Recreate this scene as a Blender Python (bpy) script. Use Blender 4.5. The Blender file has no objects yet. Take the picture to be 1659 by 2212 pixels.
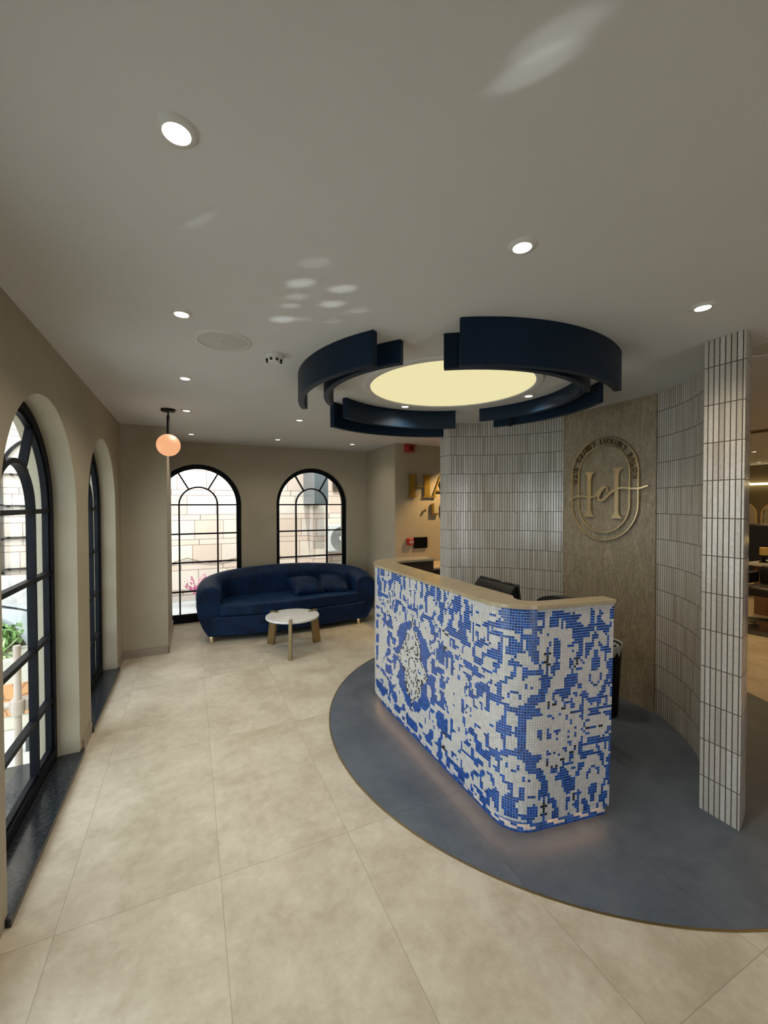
import bpy, bmesh, math, random
from mathutils import Vector, Matrix, Euler
from math import sin, cos, pi, radians, atan2, hypot, sqrt
rnd = random.Random(7)
sc = bpy.context.scene
COL = sc.collection
CEIL = 2.535

# ------------------------------------------------------------------ helpers
def link(o, parent=None):
    COL.objects.link(o)
    if parent is not None:
        o.parent = parent
    return o

def tag(o, label=None, cat=None, group=None, kind=None):
    if label: o['label'] = label
    if cat: o['category'] = cat
    if group: o['group'] = group
    if kind: o['kind'] = kind
    return o

def empty(name, loc=(0, 0, 0), label=None, cat=None, group=None, kind=None):
    o = bpy.data.objects.new(name, None)
    o.location = loc
    o.empty_display_size = 0.05
    link(o)
    return tag(o, label, cat, group, kind)

def world_loc(o):
    v = Vector((0, 0, 0))
    while o is not None:
        v += Vector(o.location)
        o = o.parent
    return v

def obj(name, bm, mat, parent=None, smooth=None, bevel=0, seg=2, subsurf=0, origin=None):
    """link bm (world coordinates) as ONE mesh object"""
    off = Vector(origin) if origin is not None else Vector((0, 0, 0))
    base = world_loc(parent) if parent is not None else Vector((0, 0, 0))
    bmesh.ops.recalc_face_normals(bm, faces=bm.faces)
    bmesh.ops.translate(bm, verts=bm.verts, vec=-(off if origin is not None else base))
    me = bpy.data.meshes.new(name)
    bm.to_mesh(me)
    bm.free()
    mats = mat if isinstance(mat, (list, tuple)) else [mat]
    for m in mats:
        me.materials.append(m)
    o = bpy.data.objects.new(name, me)
    if origin is not None:
        o.location = off - base
    link(o, parent)
    if smooth is not None:
        for p in me.polygons: p.use_smooth = True
        me.set_sharp_from_angle(angle=radians(smooth))
    if bevel:
        b = o.modifiers.new('bevel', 'BEVEL'); b.width = bevel; b.segments = seg
        b.limit_method = 'ANGLE'; b.angle_limit = radians(40)
        for p in me.polygons: p.use_smooth = True
        me.set_sharp_from_angle(angle=radians(60))
    if subsurf:
        s = o.modifiers.new('sub', 'SUBSURF'); s.levels = subsurf; s.render_levels = subsurf
    return o

def dup(root, loc, label=None, group=None):
    r = root.copy(); link(r); r.location = loc
    if label: r['label'] = label
    if group: r['group'] = group
    for ch in list(root.children):
        c = ch.copy()
        if ch.data and ch.type == 'LIGHT': c.data = ch.data
        COL.objects.link(c); c.parent = r
        for g in list(ch.children):
            d = g.copy(); COL.objects.link(d); d.parent = c
    return r

def BM(): return bmesh.new()

def box(bm, x0, y0, z0, x1, y1, z1, rz=0, piv=None):
    vs = [bm.verts.new((x, y, z)) for z in (z0, z1) for x, y in ((x0, y0), (x1, y0), (x1, y1), (x0, y1))]
    for f in ((3, 2, 1, 0), (4, 5, 6, 7), (0, 1, 5, 4), (1, 2, 6, 5), (2, 3, 7, 6), (3, 0, 4, 7)):
        bm.faces.new([vs[i] for i in f])
    if rz:
        c = Vector(piv if piv else ((x0 + x1) / 2, (y0 + y1) / 2, 0))
        bmesh.ops.rotate(bm, verts=vs, cent=c, matrix=Matrix.Rotation(rz, 3, 'Z'))
    return vs

def lathe(bm, prof, c=(0, 0, 0), n=32, a0=0, a1=2 * pi, axis='Z'):
    """prof: list of (r, h)"""
    full = abs(a1 - a0 - 2 * pi) < 1e-6
    m = n if full else n + 1
    rings = []
    def P(r, a, h):
        if axis == 'Z': return (c[0] + r * cos(a), c[1] + r * sin(a), c[2] + h)
        if axis == 'Y': return (c[0] + r * cos(a), c[1] + h, c[2] + r * sin(a))
        return (c[0] + h, c[1] + r * cos(a), c[2] + r * sin(a))
    for r, h in prof:
        if r < 1e-6:
            rings.append([bm.verts.new(P(0, 0, h))])
        else:
            rings.append([bm.verts.new(P(r, a0 + (a1 - a0) * i / n, h)) for i in range(m)])
    for A, B in zip(rings, rings[1:]):
        for i in range(n):
            j = (i + 1) % m
            if len(A) == 1 and len(B) == 1: continue
            if len(A) == 1: bm.faces.new((A[0], B[i], B[j]))
            elif len(B) == 1: bm.faces.new((A[i], A[j], B[0]))
            else: bm.faces.new((A[i], A[j], B[j], B[i]))

def tube(bm, pts, r, n=10, cap=True):
    pts = [Vector(p) for p in pts]
    rr = r if isinstance(r, (list, tuple)) else [r] * len(pts)
    rings = []
    up = Vector((0, 0, 1))
    for i, p in enumerate(pts):
        t = (pts[min(i + 1, len(pts) - 1)] - pts[max(i - 1, 0)]).normalized()
        u = t.cross(up)
        if u.length < 1e-3: u = t.cross(Vector((0, 1, 0)))
        u.normalize(); v = t.cross(u)
        rings.append([bm.verts.new(p + u * rr[i] * cos(2 * pi * k / n) + v * rr[i] * sin(2 * pi * k / n)) for k in range(n)])
    for A, B in zip(rings, rings[1:]):
        for k in range(n):
            bm.faces.new((A[k], A[(k + 1) % n], B[(k + 1) % n], B[k]))
    if cap:
        bm.faces.new(rings[0][::-1]); bm.faces.new(rings[-1])

def prism(bm, loops, d0, d1, mp):
    """2D loops (outer and holes) filled and given depth d0..d1; mp(a,b,d) -> world"""
    t = bmesh.new(); edges = []; flat = []; k = 0; idx = {}
    for lp in loops:
        vs = [t.verts.new((a, b, 0)) for a, b in lp]
        for v in vs:
            idx[v] = k; k += 1
        flat += lp
        for i in range(len(vs)):
            edges.append(t.edges.new((vs[i], vs[(i + 1) % len(vs)])))
    bmesh.ops.triangle_fill(t, use_beauty=True, use_dissolve=False, edges=edges)
    tris = [[idx[v] for v in f.verts] for f in t.faces if all(v in idx for v in f.verts)]
    t.free()
    F = [bm.verts.new(mp(a, b, d0)) for a, b in flat]
    Bk = [bm.verts.new(mp(a, b, d1)) for a, b in flat]
    for tr in tris:
        bm.faces.new([F[i] for i in tr]); bm.faces.new([Bk[i] for i in reversed(tr)])
    k = 0
    for lp in loops:
        n = len(lp)
        for i in range(n):
            j = (i + 1) % n
            bm.faces.new((F[k + i], F[k + j], Bk[k + j], Bk[k + i]))
        k += n

def plan(a, b, d): return (a, b, d)

def arch(R, zs, zb, c=0.0, n=40):
    return [(c + R, zb)] + [(c + R * cos(pi * i / n), zs + R * sin(pi * i / n)) for i in range(n + 1)] + [(c - R, zb)]

def arcpts(c, r, a0, a1, n):
    return [(c[0] + r * cos(a0 + (a1 - a0) * i / n), c[1] + r * sin(a0 + (a1 - a0) * i / n)) for i in range(n + 1)]

# ------------------------------------------------------------------ materials
class NT:
    def __init__(s, m):
        m.use_nodes = True
        s.t = m.node_tree; s.n = s.t.nodes; s.l = s.t.links
        s.b = s.n.get('Principled BSDF')
    def node(s, typ, **kw):
        x = s.n.new(typ)
        for k, v in kw.items(): setattr(x, k, v)
        return x
    def put(s, sock, v):
        if isinstance(v, bpy.types.NodeSocket): s.l.new(v, sock)
        else: sock.default_value = v
    def math(s, op, a, b=0.0, clamp=False):
        x = s.node('ShaderNodeMath', operation=op, use_clamp=clamp)
        s.put(x.inputs[0], a); s.put(x.inputs[1], b)
        return x.outputs[0]
    def mix(s, f, a, b, mode='MIX'):
        x = s.node('ShaderNodeMix', data_type='RGBA', blend_type=mode)
        s.put(x.inputs['Factor'], f)
        for k, v in ((6, a), (7, b)):
            s.put(x.inputs[k], v if isinstance(v, bpy.types.NodeSocket) else (*v[:3], 1))
        return x.outputs[2]
    def noise(s, vec, scale, detail=3, rough=.5, dist=0):
        x = s.node('ShaderNodeTexNoise')
        s.put(x.inputs['Vector'], vec); x.inputs['Scale'].default_value = scale
        x.inputs['Detail'].default_value = detail; x.inputs['Roughness'].default_value = rough
        x.inputs['Distortion'].default_value = dist
        return x.outputs['Fac']
    def ramp(s, f, stops):
        x = s.node('ShaderNodeValToRGB'); e = x.color_ramp.elements
        while len(e) < len(stops): e.new(.5)
        for k, (p, c) in enumerate(stops):
            e[k].position = p; e[k].color = (*c, 1) if len(c) == 3 else c
        s.put(x.inputs[0], f)
        return x.outputs[0]
    def rng(s, f, a, b, c, d):
        x = s.node('ShaderNodeMapRange')
        s.put(x.inputs[0], f)
        for k, v in enumerate((a, b, c, d)): x.inputs[k + 1].default_value = v
        return x.outputs[0]
    def bump(s, h, strength=.2, dist=.01):
        x = s.node('ShaderNodeBump')
        x.inputs['Strength'].default_value = strength; x.inputs['Distance'].default_value = dist
        s.put(x.inputs['Height'], h); s.l.new(x.outputs[0], s.b.inputs['Normal'])
    def sep(s, v):
        x = s.node('ShaderNodeSeparateXYZ'); s.put(x.inputs[0], v); return x.outputs
    def comb(s, a, b, c=0.0):
        x = s.node('ShaderNodeCombineXYZ')
        for k, v in enumerate((a, b, c)): s.put(x.inputs[k], v)
        return x.outputs[0]
    def pos(s): return s.node('ShaderNodeNewGeometry').outputs['Position']
    def objc(s): return s.node('ShaderNodeTexCoord').outputs['Object']
    def uv(s): return s.node('ShaderNodeUVMap', uv_map='UVMap').outputs[0]
    def white(s, v):
        x = s.node('ShaderNodeTexWhiteNoise', noise_dimensions='3D'); s.put(x.inputs['Vector'], v)
        return x.outputs['Value']
    def cells(s, u, v, pu, pv, gu, gv, ou=0.0, ov=0.0):
        """grid of tiles: returns grout mask, per-tile random, tile id vector"""
        a = s.math('DIVIDE', s.math('SUBTRACT', u, ou), pu); b = s.math('DIVIDE', s.math('SUBTRACT', v, ov), pv)
        fa, fb = s.math('FLOOR', a), s.math('FLOOR', b)
        ra = s.math('SUBTRACT', a, fa); rb = s.math('SUBTRACT', b, fb)
        da = s.math('MINIMUM', ra, s.math('SUBTRACT', 1.0, ra)); db = s.math('MINIMUM', rb, s.math('SUBTRACT', 1.0, rb))
        m = s.math('MAXIMUM', s.math('LESS_THAN', da, gu / pu / 2), s.math('LESS_THAN', db, gv / pv / 2))
        cid = s.comb(fa, fb, 0.0)
        return m, s.white(cid), cid
    def set(s, **kw):
        names = dict(color='Base Color', rough='Roughness', metal='Metallic', spec='Specular IOR Level', sheen='Sheen Weight',
                     coat='Coat Weight', ec='Emission Color', es='Emission Strength', trans='Transmission Weight', ior='IOR')
        for k, v in kw.items():
            if k in ('color', 'ec') and not isinstance(v, bpy.types.NodeSocket): v = (*v[:3], 1)
            s.put(s.b.inputs[names[k]], v)

def M(name, color=(.5, .5, .5), rough=.5, **kw):
    m = bpy.data.materials.new(name); t = NT(m); t.set(color=color, rough=rough, **kw)
    return m

def emis(name, color, strength):
    m = bpy.data.materials.new(name); t = NT(m)
    t.set(color=(.0, .0, .0), ec=color, es=strength, rough=.6)
    return m

def m_plaster(name, c, var=.06):
    m = bpy.data.materials.new(name); t = NT(m); p = t.pos()
    n = t.noise(p, 1.6, 4, .6); f = t.noise(p, 40, 3, .6)
    t.set(color=t.mix(t.rng(n, .3, .7, 0, 1), [x * (1 - var) for x in c], [min(1, x * (1 + var)) for x in c]), rough=.75, spec=.25)
    t.bump(f, .08, .004)
    return m

def m_stonefloor(name, c0, c1, grout, rough, ou, ov):
    m = bpy.data.materials.new(name); t = NT(m); p = t.pos(); s_ = t.sep(p)
    msk, r, cid = t.cells(s_[0], s_[1], .601, 1.19, .0034, .0034, ou, ov)
    sh = t.node('ShaderNodeVectorMath', operation='MULTIPLY_ADD')
    t.put(sh.inputs[0], cid); sh.inputs[1].default_value = (3.7, 5.1, 1.3); t.put(sh.inputs[2], p)
    q = sh.outputs[0]
    n = t.noise(q, 3.0, 8, .66, .3); n2 = t.noise(q, 16, 6, .7, .2)
    k = t.math('ADD', t.math('MULTIPLY', n, .62), t.math('MULTIPLY', n2, .38))
    c = t.mix(t.rng(k, .40, .60, 0, 1), c0, c1)
    c = t.mix(t.math('MULTIPLY', r, .10), c, [x * .7 for x in c0])
    c = t.mix(t.math('MULTIPLY', msk, .5), c, grout)
    t.set(color=c, rough=t.rng(n2, .3, .7, rough - .06, rough + .08), spec=.4)
    t.bump(t.math('SUBTRACT', t.math('MULTIPLY', k, .5), t.math('MULTIPLY', msk, .5)), .12, .004)
    return m

def m_kitkat(name):
    m = bpy.data.materials.new(name); t = NT(m); u = t.sep(t.uv()); p = t.pos()
    msk, r, cid = t.cells(u[0], u[1], .0255, .2, .0052, .0046, 0.0, .19)
    n = t.noise(p, 55, 3, .6); big = t.noise(p, 2.0, 2)
    base = t.ramp(r, [(0, (.42, .375, .315)), (.18, (.52, .485, .42)), (.8, (.58, .545, .485)), (1, (.64, .61, .56))])
    base = t.mix(t.rng(n, .35, .7, 0, .35), base, (.33, .30, .26))
    c = t.mix(msk, base, (.075, .052, .042))
    t.set(color=c, rough=t.math('ADD', .16, t.math('MULTIPLY', msk, .6)), spec=.5)
    wav = t.noise(p, 38, 2, .5); tilt = t.math('MULTIPLY', r, 1.0)
    h = t.math('SUBTRACT', t.math('MULTIPLY', wav, .9), t.math('MULTIPLY', msk, 1.0))
    t.bump(h, .5, .004)
    return m

def m_marble(name, c0, c1, vein, scale=2.0, rough=.2, vs=.35):
    m = bpy.data.materials.new(name); t = NT(m); p = t.pos()
    mp = t.node('ShaderNodeMapping'); t.put(mp.inputs[0], p); mp.inputs['Rotation'].default_value = (.7, .4, .5); mp.inputs['Scale'].default_value = (1, 2.6, .7)
    n = t.noise(mp.outputs[0], scale * 1.4, 6, .65, 1.2); w = t.noise(mp.outputs[0], scale * 3.5, 8, .7, 1.8)
    v = t.math('ABSOLUTE', t.math('SUBTRACT', w, .5))
    c = t.mix(t.rng(n, .3, .7, 0, 1), c0, c1)
    c = t.mix(t.rng(v, 0, .05, vs, 0), c, vein)
    t.set(color=c, rough=rough, spec=.5)
    return m

def m_sandstone(name):
    m = bpy.data.materials.new(name); t = NT(m); s_ = t.sep(t.pos())
    a = t.math('DIVIDE', s_[2], .46); fa = t.math('FLOOR', a); ra = t.math('SUBTRACT', a, fa)
    thin = t.math('LESS_THAN', ra, .22)
    row = t.math('ADD', t.math('MULTIPLY', fa, 2.0), thin)
    along = t.math('ADD', s_[0], s_[1])
    uoff = t.math('MULTIPLY', t.white(t.comb(row, 3.3, 0.0)), .8)
    ln = t.math('ADD', .5, t.math('MULTIPLY', thin, .22))
    b = t.math('DIVIDE', t.math('ADD', along, uoff), ln); fb = t.math('FLOOR', b); rb = t.math('SUBTRACT', b, fb)
    db = t.math('MINIMUM', rb, t.math('SUBTRACT', 1.0, rb))
    da = t.math('MINIMUM', t.math('MINIMUM', ra, t.math('SUBTRACT', 1.0, ra)), t.math('ABSOLUTE', t.math('SUBTRACT', ra, .22)))
    msk = t.math('MAXIMUM', t.math('LESS_THAN', db, .013), t.math('LESS_THAN', da, .014))
    r = t.white(t.comb(fb, row, 0.0))
    n = t.noise(t.pos(), 5, 5, .6)
    c = t.ramp(r, [(0, (.56, .42, .34)), (.35, (.66, .52, .42)), (.7, (.62, .54, .47)), (1, (.72, .62, .52))])
    c = t.mix(t.rng(n, .3, .7, 0, .3), c, (.5, .40, .33))
    c = t.mix(msk, c, (.30, .22, .19))
    t.set(color=c, rough=.9, spec=.2)
    t.bump(t.math('SUBTRACT', t.math('MULTIPLY', n, .5), msk), .5, .02)
    return m

def m_wood(name, c0, c1, rough=.45, sc_=(1, 14, 1)):
    m = bpy.data.materials.new(name); t = NT(m)
    mp = t.node('ShaderNodeMapping'); t.put(mp.inputs[0], t.pos()); mp.inputs['Scale'].default_value = sc_
    n = t.noise(mp.outputs[0], 3, 5, .6, .6)
    t.set(color=t.mix(t.rng(n, .3, .7, 0, 1), c0, c1), rough=rough)
    return m

def m_velvet(name, c, hi):
    m = bpy.data.materials.new(name); t = NT(m); p = t.pos()
    n = t.noise(p, 7, 4, .6, .8)
    t.set(color=t.mix(t.rng(n, .35, .68, 0, 1), c, hi), rough=.6, spec=.2, sheen=.22)
    t.b.inputs['Sheen Tint'].default_value = (.08, .28, .65, 1)
    t.b.inputs['Sheen Roughness'].default_value = .35
    t.bump(t.noise(p, 90, 2), .06, .003)
    return m

def m_tint(name, c, rough, var=.35, metal=0):
    m = bpy.data.materials.new(name); t = NT(m)
    a = t.node('ShaderNodeAttribute', attribute_name='tint', attribute_type='GEOMETRY')
    c2 = t.mix(a.outputs['Fac'], [x * (1 - var) for x in c], [min(1, x * (1 + var)) for x in c])
    t.set(color=c2, rough=rough, spec=.5)
    return m

def m_glass(name, tint=(.93, .97, .96)):
    m = bpy.data.materials.new(name); t = NT(m)
    t.n.remove(t.b)
    out = t.n.get('Material Output')
    tr = t.node('ShaderNodeBsdfTransparent'); tr.inputs[0].default_value = (*tint, 1)
    gl = t.node('ShaderNodeBsdfGlossy'); gl.inputs['Roughness'].default_value = .02
    fr = t.node('ShaderNodeFresnel'); fr.inputs[0].default_value = 1.45
    mx = t.node('ShaderNodeMixShader')
    t.l.new(t.math('MULTIPLY', fr.outputs[0], .3), mx.inputs[0]); t.l.new(tr.outputs[0], mx.inputs[1]); t.l.new(gl.outputs[0], mx.inputs[2])
    t.l.new(mx.outputs[0], out.inputs[0])
    return m

def m_leaf(name, c0, c1):
    m = bpy.data.materials.new(name); t = NT(m)
    t.set(color=t.mix(t.noise(t.pos(), 14, 2), c0, c1), rough=.5)
    return m

def m_sill(name):
    m = bpy.data.materials.new(name); t = NT(m)
    n = t.noise(t.pos(), 60, 4, .7)
    t.set(color=t.mix(t.rng(n, .45, .7, 0, 1), (.012, .015, .019), (.05, .058, .066)), rough=.18)
    return m
SKY, SUN, EXPO, SPOTW = 6.2, 3.5, 0.0, 24
# run lengths of every mosaic row, ivory first, then cobalt, in turn
ROWS = [
 [34, 13, 23, 2, 7, 1, 2, 1, 3, 3, 1, 4, 2, 3, 2, 3, 3, 1, 6, 1, 4, 3, 1, 4, 1, 8, 3, 1, 5, 6, 1, 3, 20, 3, 1, 6, 5, 1, 3, 8, 1, 4, 1, 3, 4],
 [0, 1, 9, 1, 12, 5, 3, 17, 17, 3, 2, 5, 4, 1, 1, 2, 2, 4, 1, 5, 1, 3, 2, 2, 4, 1, 6, 1, 5, 2, 3, 11, 3, 1, 5, 6, 1, 3, 20, 3, 1, 6, 5, 1, 3, 11, 3, 2, 5],
 [0, 2, 4, 1, 2, 2, 7, 1, 1, 8, 3, 17, 14, 1, 2, 3, 2, 5, 6, 2, 2, 4, 1, 5, 1, 2, 3, 2, 4, 2, 5, 1, 4, 3, 2, 12, 3, 2, 4, 6, 1, 3, 20, 3, 1, 6, 4, 2, 3, 12, 2, 3, 4],
 [0, 2, 3, 2, 2, 2, 4, 14, 2, 16, 2, 3, 10, 1, 1, 3, 3, 7, 3, 3, 2, 4, 1, 8, 3, 2, 4, 2, 5, 1, 4, 3, 2, 12, 9, 6, 1, 3, 20, 3, 1, 6, 9, 12, 2, 3, 4],
 [0, 2, 4, 2, 1, 2, 5, 8, 1, 4, 2, 1, 2, 12, 1, 1, 10, 2, 2, 1, 1, 3, 2, 8, 4, 2, 2, 4, 1, 9, 2, 2, 4, 1, 6, 1, 4, 3, 2, 3, 4, 1, 1, 5, 14, 3, 20, 3, 14, 5, 1, 1, 4, 3, 2, 3, 4],
 [0, 2, 4, 2, 1, 2, 6, 5, 1, 1, 1, 4, 2, 1, 2, 15, 13, 5, 3, 6, 1, 1, 1, 1, 2, 1, 3, 3, 1, 1, 5, 3, 2, 3, 5, 1, 9, 3, 1, 2, 6, 2, 1, 6, 6, 3, 3, 4, 18, 4, 3, 3, 6, 6, 1, 2, 6, 2, 1, 3, 4],
 [5, 3, 1, 2, 4, 7, 1, 1, 1, 4, 2, 22, 9, 1, 1, 4, 2, 6, 2, 1, 3, 5, 1, 1, 1, 2, 5, 3, 1, 3, 4, 2, 3, 2, 4, 2, 1, 3, 7, 1, 2, 6, 1, 7, 2, 5, 18, 5, 2, 7, 1, 6, 2, 1, 7, 3, 1, 2, 4],
 [1, 1, 2, 8, 2, 8, 1, 1, 8, 4, 3, 16, 9, 4, 2, 1, 1, 8, 2, 5, 1, 2, 7, 3, 2, 2, 5, 1, 3, 1, 9, 2, 7, 1, 3, 4, 2, 4, 4, 6, 18, 6, 4, 4, 2, 4, 3, 1, 7, 2, 8],
 [1, 7, 1, 10, 13, 1, 1, 2, 3, 3, 8, 1, 1, 4, 8, 4, 1, 2, 2, 1, 1, 4, 1, 7, 2, 1, 7, 3, 9, 1, 3, 1, 10, 1, 7, 1, 3, 3, 4, 3, 3, 7, 18, 7, 3, 3, 4, 3, 3, 1, 7, 1, 9],
 [2, 6, 1, 10, 10, 1, 4, 6, 6, 5, 1, 1, 4, 3, 1, 1, 1, 5, 1, 2, 4, 4, 2, 1, 1, 3, 11, 2, 10, 1, 14, 2, 11, 2, 4, 3, 3, 7, 18, 7, 3, 3, 4, 2, 11, 2, 9],
 [2, 3, 3, 1, 2, 8, 14, 7, 2, 11, 8, 1, 1, 5, 1, 2, 4, 2, 4, 1, 1, 3, 11, 2, 10, 1, 10, 2, 2, 2, 6, 1, 1, 2, 2, 2, 4, 2, 3, 6, 20, 6, 3, 2, 4, 2, 2, 2, 1, 1, 6, 2, 2, 2, 5],
 [3, 1, 3, 3, 1, 8, 6, 2, 6, 5, 1, 1, 1, 3, 2, 1, 5, 1, 8, 1, 1, 9, 3, 2, 6, 3, 4, 1, 6, 2, 2, 3, 5, 1, 6, 1, 2, 3, 2, 2, 5, 2, 1, 1, 9, 2, 3, 5, 22, 5, 3, 2, 9, 1, 1, 2, 5, 2, 2, 3, 2, 1, 1],
 [2, 1, 4, 3, 4, 4, 6, 3, 1, 1, 4, 5, 1, 5, 2, 1, 5, 1, 5, 2, 1, 1, 1, 9, 4, 3, 4, 4, 2, 3, 5, 2, 2, 4, 1, 1, 2, 2, 5, 1, 1, 4, 2, 2, 5, 2, 1, 1, 3, 2, 4, 2, 3, 5, 22, 5, 3, 2, 4, 2, 3, 1, 1, 2, 5, 2, 2, 4, 1, 1, 1],
 [2, 1, 6, 1, 4, 5, 5, 3, 1, 1, 5, 4, 1, 5, 2, 2, 4, 1, 1, 1, 3, 2, 1, 1, 1, 1, 2, 6, 4, 3, 4, 5, 2, 2, 5, 2, 4, 2, 1, 1, 2, 2, 1, 2, 2, 1, 1, 1, 15, 1, 2, 2, 11, 5, 20, 5, 11, 2, 2, 1, 15, 1, 1, 1, 1],
 [2, 1, 3, 1, 2, 4, 1, 2, 2, 3, 3, 3, 2, 1, 4, 4, 1, 6, 1, 2, 3, 1, 2, 3, 1, 1, 2, 1, 4, 5, 5, 4, 3, 5, 3, 2, 7, 1, 5, 5, 1, 5, 7, 7, 6, 2, 1, 15, 20, 15, 1, 2, 6, 7, 7, 2],
 [2, 1, 2, 2, 2, 4, 1, 2, 8, 3, 2, 1, 3, 4, 1, 7, 1, 2, 4, 7, 2, 1, 4, 6, 1, 7, 4, 2, 5, 11, 4, 11, 5, 9, 1, 2, 3, 1, 2, 15, 20, 15, 2, 1, 3, 2, 1, 9, 5, 2],
 [2, 4, 4, 3, 1, 2, 2, 1, 5, 3, 2, 1, 3, 4, 4, 4, 1, 5, 4, 5, 1, 1, 3, 16, 3, 1, 5, 1, 2, 10, 3, 2, 11, 4, 4, 4, 2, 2, 2, 1, 11, 6, 20, 6, 11, 1, 2, 2, 2, 4, 4, 4, 4],
 [1, 5, 1, 2, 2, 2, 1, 3, 7, 3, 6, 3, 5, 1, 4, 7, 3, 5, 4, 17, 6, 2, 2, 4, 5, 3, 2, 1, 10, 1, 1, 4, 5, 4, 1, 2, 2, 1, 8, 1, 5, 1, 24, 1, 5, 1, 8, 1, 2, 2, 1, 4, 5, 4, 1, 1, 2],
 [1, 3, 3, 2, 2, 2, 1, 3, 7, 2, 7, 3, 6, 1, 3, 7, 7, 1, 2, 16, 6, 2, 1, 1, 1, 5, 5, 4, 2, 1, 3, 1, 1, 1, 4, 1, 1, 4, 5, 4, 1, 2, 11, 1, 2, 2, 1, 1, 24, 1, 1, 2, 2, 1, 11, 2, 1, 4, 5, 4, 1, 1, 2],
 [3, 1, 3, 2, 3, 1, 2, 1, 1, 1, 1, 1, 5, 1, 5, 1, 1, 2, 5, 4, 2, 10, 4, 2, 1, 7, 15, 2, 3, 5, 7, 1, 15, 2, 8, 5, 1, 1, 1, 2, 6, 1, 1, 1, 5, 1, 24, 1, 5, 1, 1, 1, 6, 2, 1, 1, 1, 5, 8, 2, 3],
 [3, 1, 2, 4, 4, 1, 3, 2, 4, 3, 5, 1, 6, 5, 2, 2, 6, 2, 4, 2, 5, 1, 6, 4, 7, 1, 1, 1, 2, 4, 10, 1, 3, 2, 8, 2, 5, 1, 3, 4, 1, 1, 1, 2, 6, 1, 1, 4, 30, 4, 1, 1, 6, 2, 1, 1, 1, 4, 3, 1, 5, 2, 3],
 [0, 2, 1, 1, 2, 4, 3, 1, 4, 2, 4, 4, 1, 1, 2, 1, 4, 2, 2, 1, 5, 3, 5, 1, 4, 2, 6, 1, 5, 2, 1, 1, 7, 1, 1, 7, 4, 1, 5, 1, 3, 2, 8, 2, 5, 1, 4, 3, 11, 1, 40, 1, 11, 3, 4, 1, 5, 2, 3],
 [0, 3, 3, 4, 9, 1, 4, 4, 1, 1, 1, 8, 2, 1, 5, 3, 5, 7, 6, 1, 2, 5, 1, 1, 7, 1, 1, 7, 10, 1, 3, 1, 4, 3, 2, 2, 90, 2, 2, 1],
 [0, 3, 3, 4, 4, 3, 1, 1, 7, 2, 1, 1, 1, 8, 2, 2, 5, 1, 6, 6, 7, 1, 4, 3, 1, 1, 5, 1, 5, 2, 14, 5, 3, 6, 29, 3, 1, 6, 14, 6, 1, 3, 29, 4],
 [0, 3, 4, 3, 8, 1, 7, 1, 2, 3, 5, 2, 2, 2, 5, 2, 6, 5, 22, 2, 1, 2, 1, 2, 12, 8, 2, 8, 9, 2, 16, 2, 3, 5, 14, 5, 3, 2, 16, 2, 9, 6],
 [0, 2, 14, 5, 6, 6, 5, 1, 3, 3, 5, 6, 14, 1, 12, 4, 3, 2, 10, 9, 2, 10, 6, 1, 6, 6, 1, 7, 30, 7, 1, 6, 6, 1, 6, 8],
 [0, 2, 3, 1, 4, 1, 5, 6, 6, 4, 12, 1, 9, 1, 3, 3, 1, 6, 1, 1, 1, 3, 2, 4, 3, 4, 4, 4, 6, 6, 7, 11, 11, 3, 4, 4, 36, 4, 4, 3, 11, 10],
 [0, 3, 2, 1, 4, 1, 5, 6, 6, 4, 5, 1, 6, 3, 11, 10, 3, 3, 1, 12, 6, 2, 3, 9, 10, 9, 9, 4, 4, 3, 38, 3, 4, 4, 9, 9, 2],
 [0, 3, 2, 1, 4, 1, 5, 6, 6, 4, 3, 1, 1, 1, 8, 2, 2, 1, 3, 13, 8, 14, 5, 1, 2, 9, 12, 9, 8, 6, 2, 4, 4, 6, 16, 6, 4, 4, 2, 6, 8, 9, 3],
 [0, 1, 1, 2, 2, 1, 2, 1, 4, 2, 1, 5, 7, 4, 13, 3, 1, 2, 4, 6, 6, 3, 3, 3, 2, 10, 1, 1, 2, 1, 3, 8, 6, 1, 6, 9, 8, 14, 4, 4, 16, 4, 4, 14, 8, 9, 3],
 [0, 4, 3, 2, 5, 2, 3, 7, 3, 4, 7, 3, 3, 2, 4, 1, 8, 1, 8, 1, 4, 2, 2, 2, 1, 7, 1, 1, 5, 8, 7, 1, 7, 9, 6, 13, 36, 13, 6, 9, 4],
 [1, 1, 1, 2, 14, 8, 3, 6, 3, 1, 3, 1, 2, 2, 3, 6, 5, 6, 2, 1, 4, 2, 2, 2, 1, 7, 1, 3, 2, 9, 15, 10, 5, 9, 1, 2, 8, 1, 20, 1, 8, 2, 1, 9, 5, 10, 4],
 [0, 1, 2, 2, 7, 2, 2, 2, 1, 5, 2, 1, 3, 7, 2, 1, 3, 1, 2, 2, 3, 8, 3, 4, 8, 3, 2, 2, 1, 7, 4, 11, 16, 9, 10, 1, 5, 2, 7, 3, 16, 3, 7, 2, 5, 1, 10, 9, 5],
 [0, 1, 2, 3, 5, 4, 1, 1, 3, 3, 3, 1, 3, 7, 8, 15, 3, 2, 10, 2, 2, 2, 1, 5, 1, 1, 5, 9, 17, 9, 17, 1, 7, 4, 14, 4, 7, 1, 17, 9, 5],
 [0, 1, 3, 3, 4, 3, 4, 1, 3, 1, 2, 1, 7, 5, 8, 7, 1, 6, 2, 2, 6, 2, 3, 2, 3, 1, 9, 3, 2, 9, 17, 6, 8, 6, 13, 4, 14, 4, 13, 6, 8, 6, 6],
 [0, 1, 1, 10, 1, 1, 4, 4, 12, 6, 3, 10, 2, 4, 3, 2, 1, 1, 4, 2, 3, 2, 13, 3, 3, 7, 19, 5, 8, 6, 13, 4, 14, 4, 13, 6, 8, 5, 7],
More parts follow.
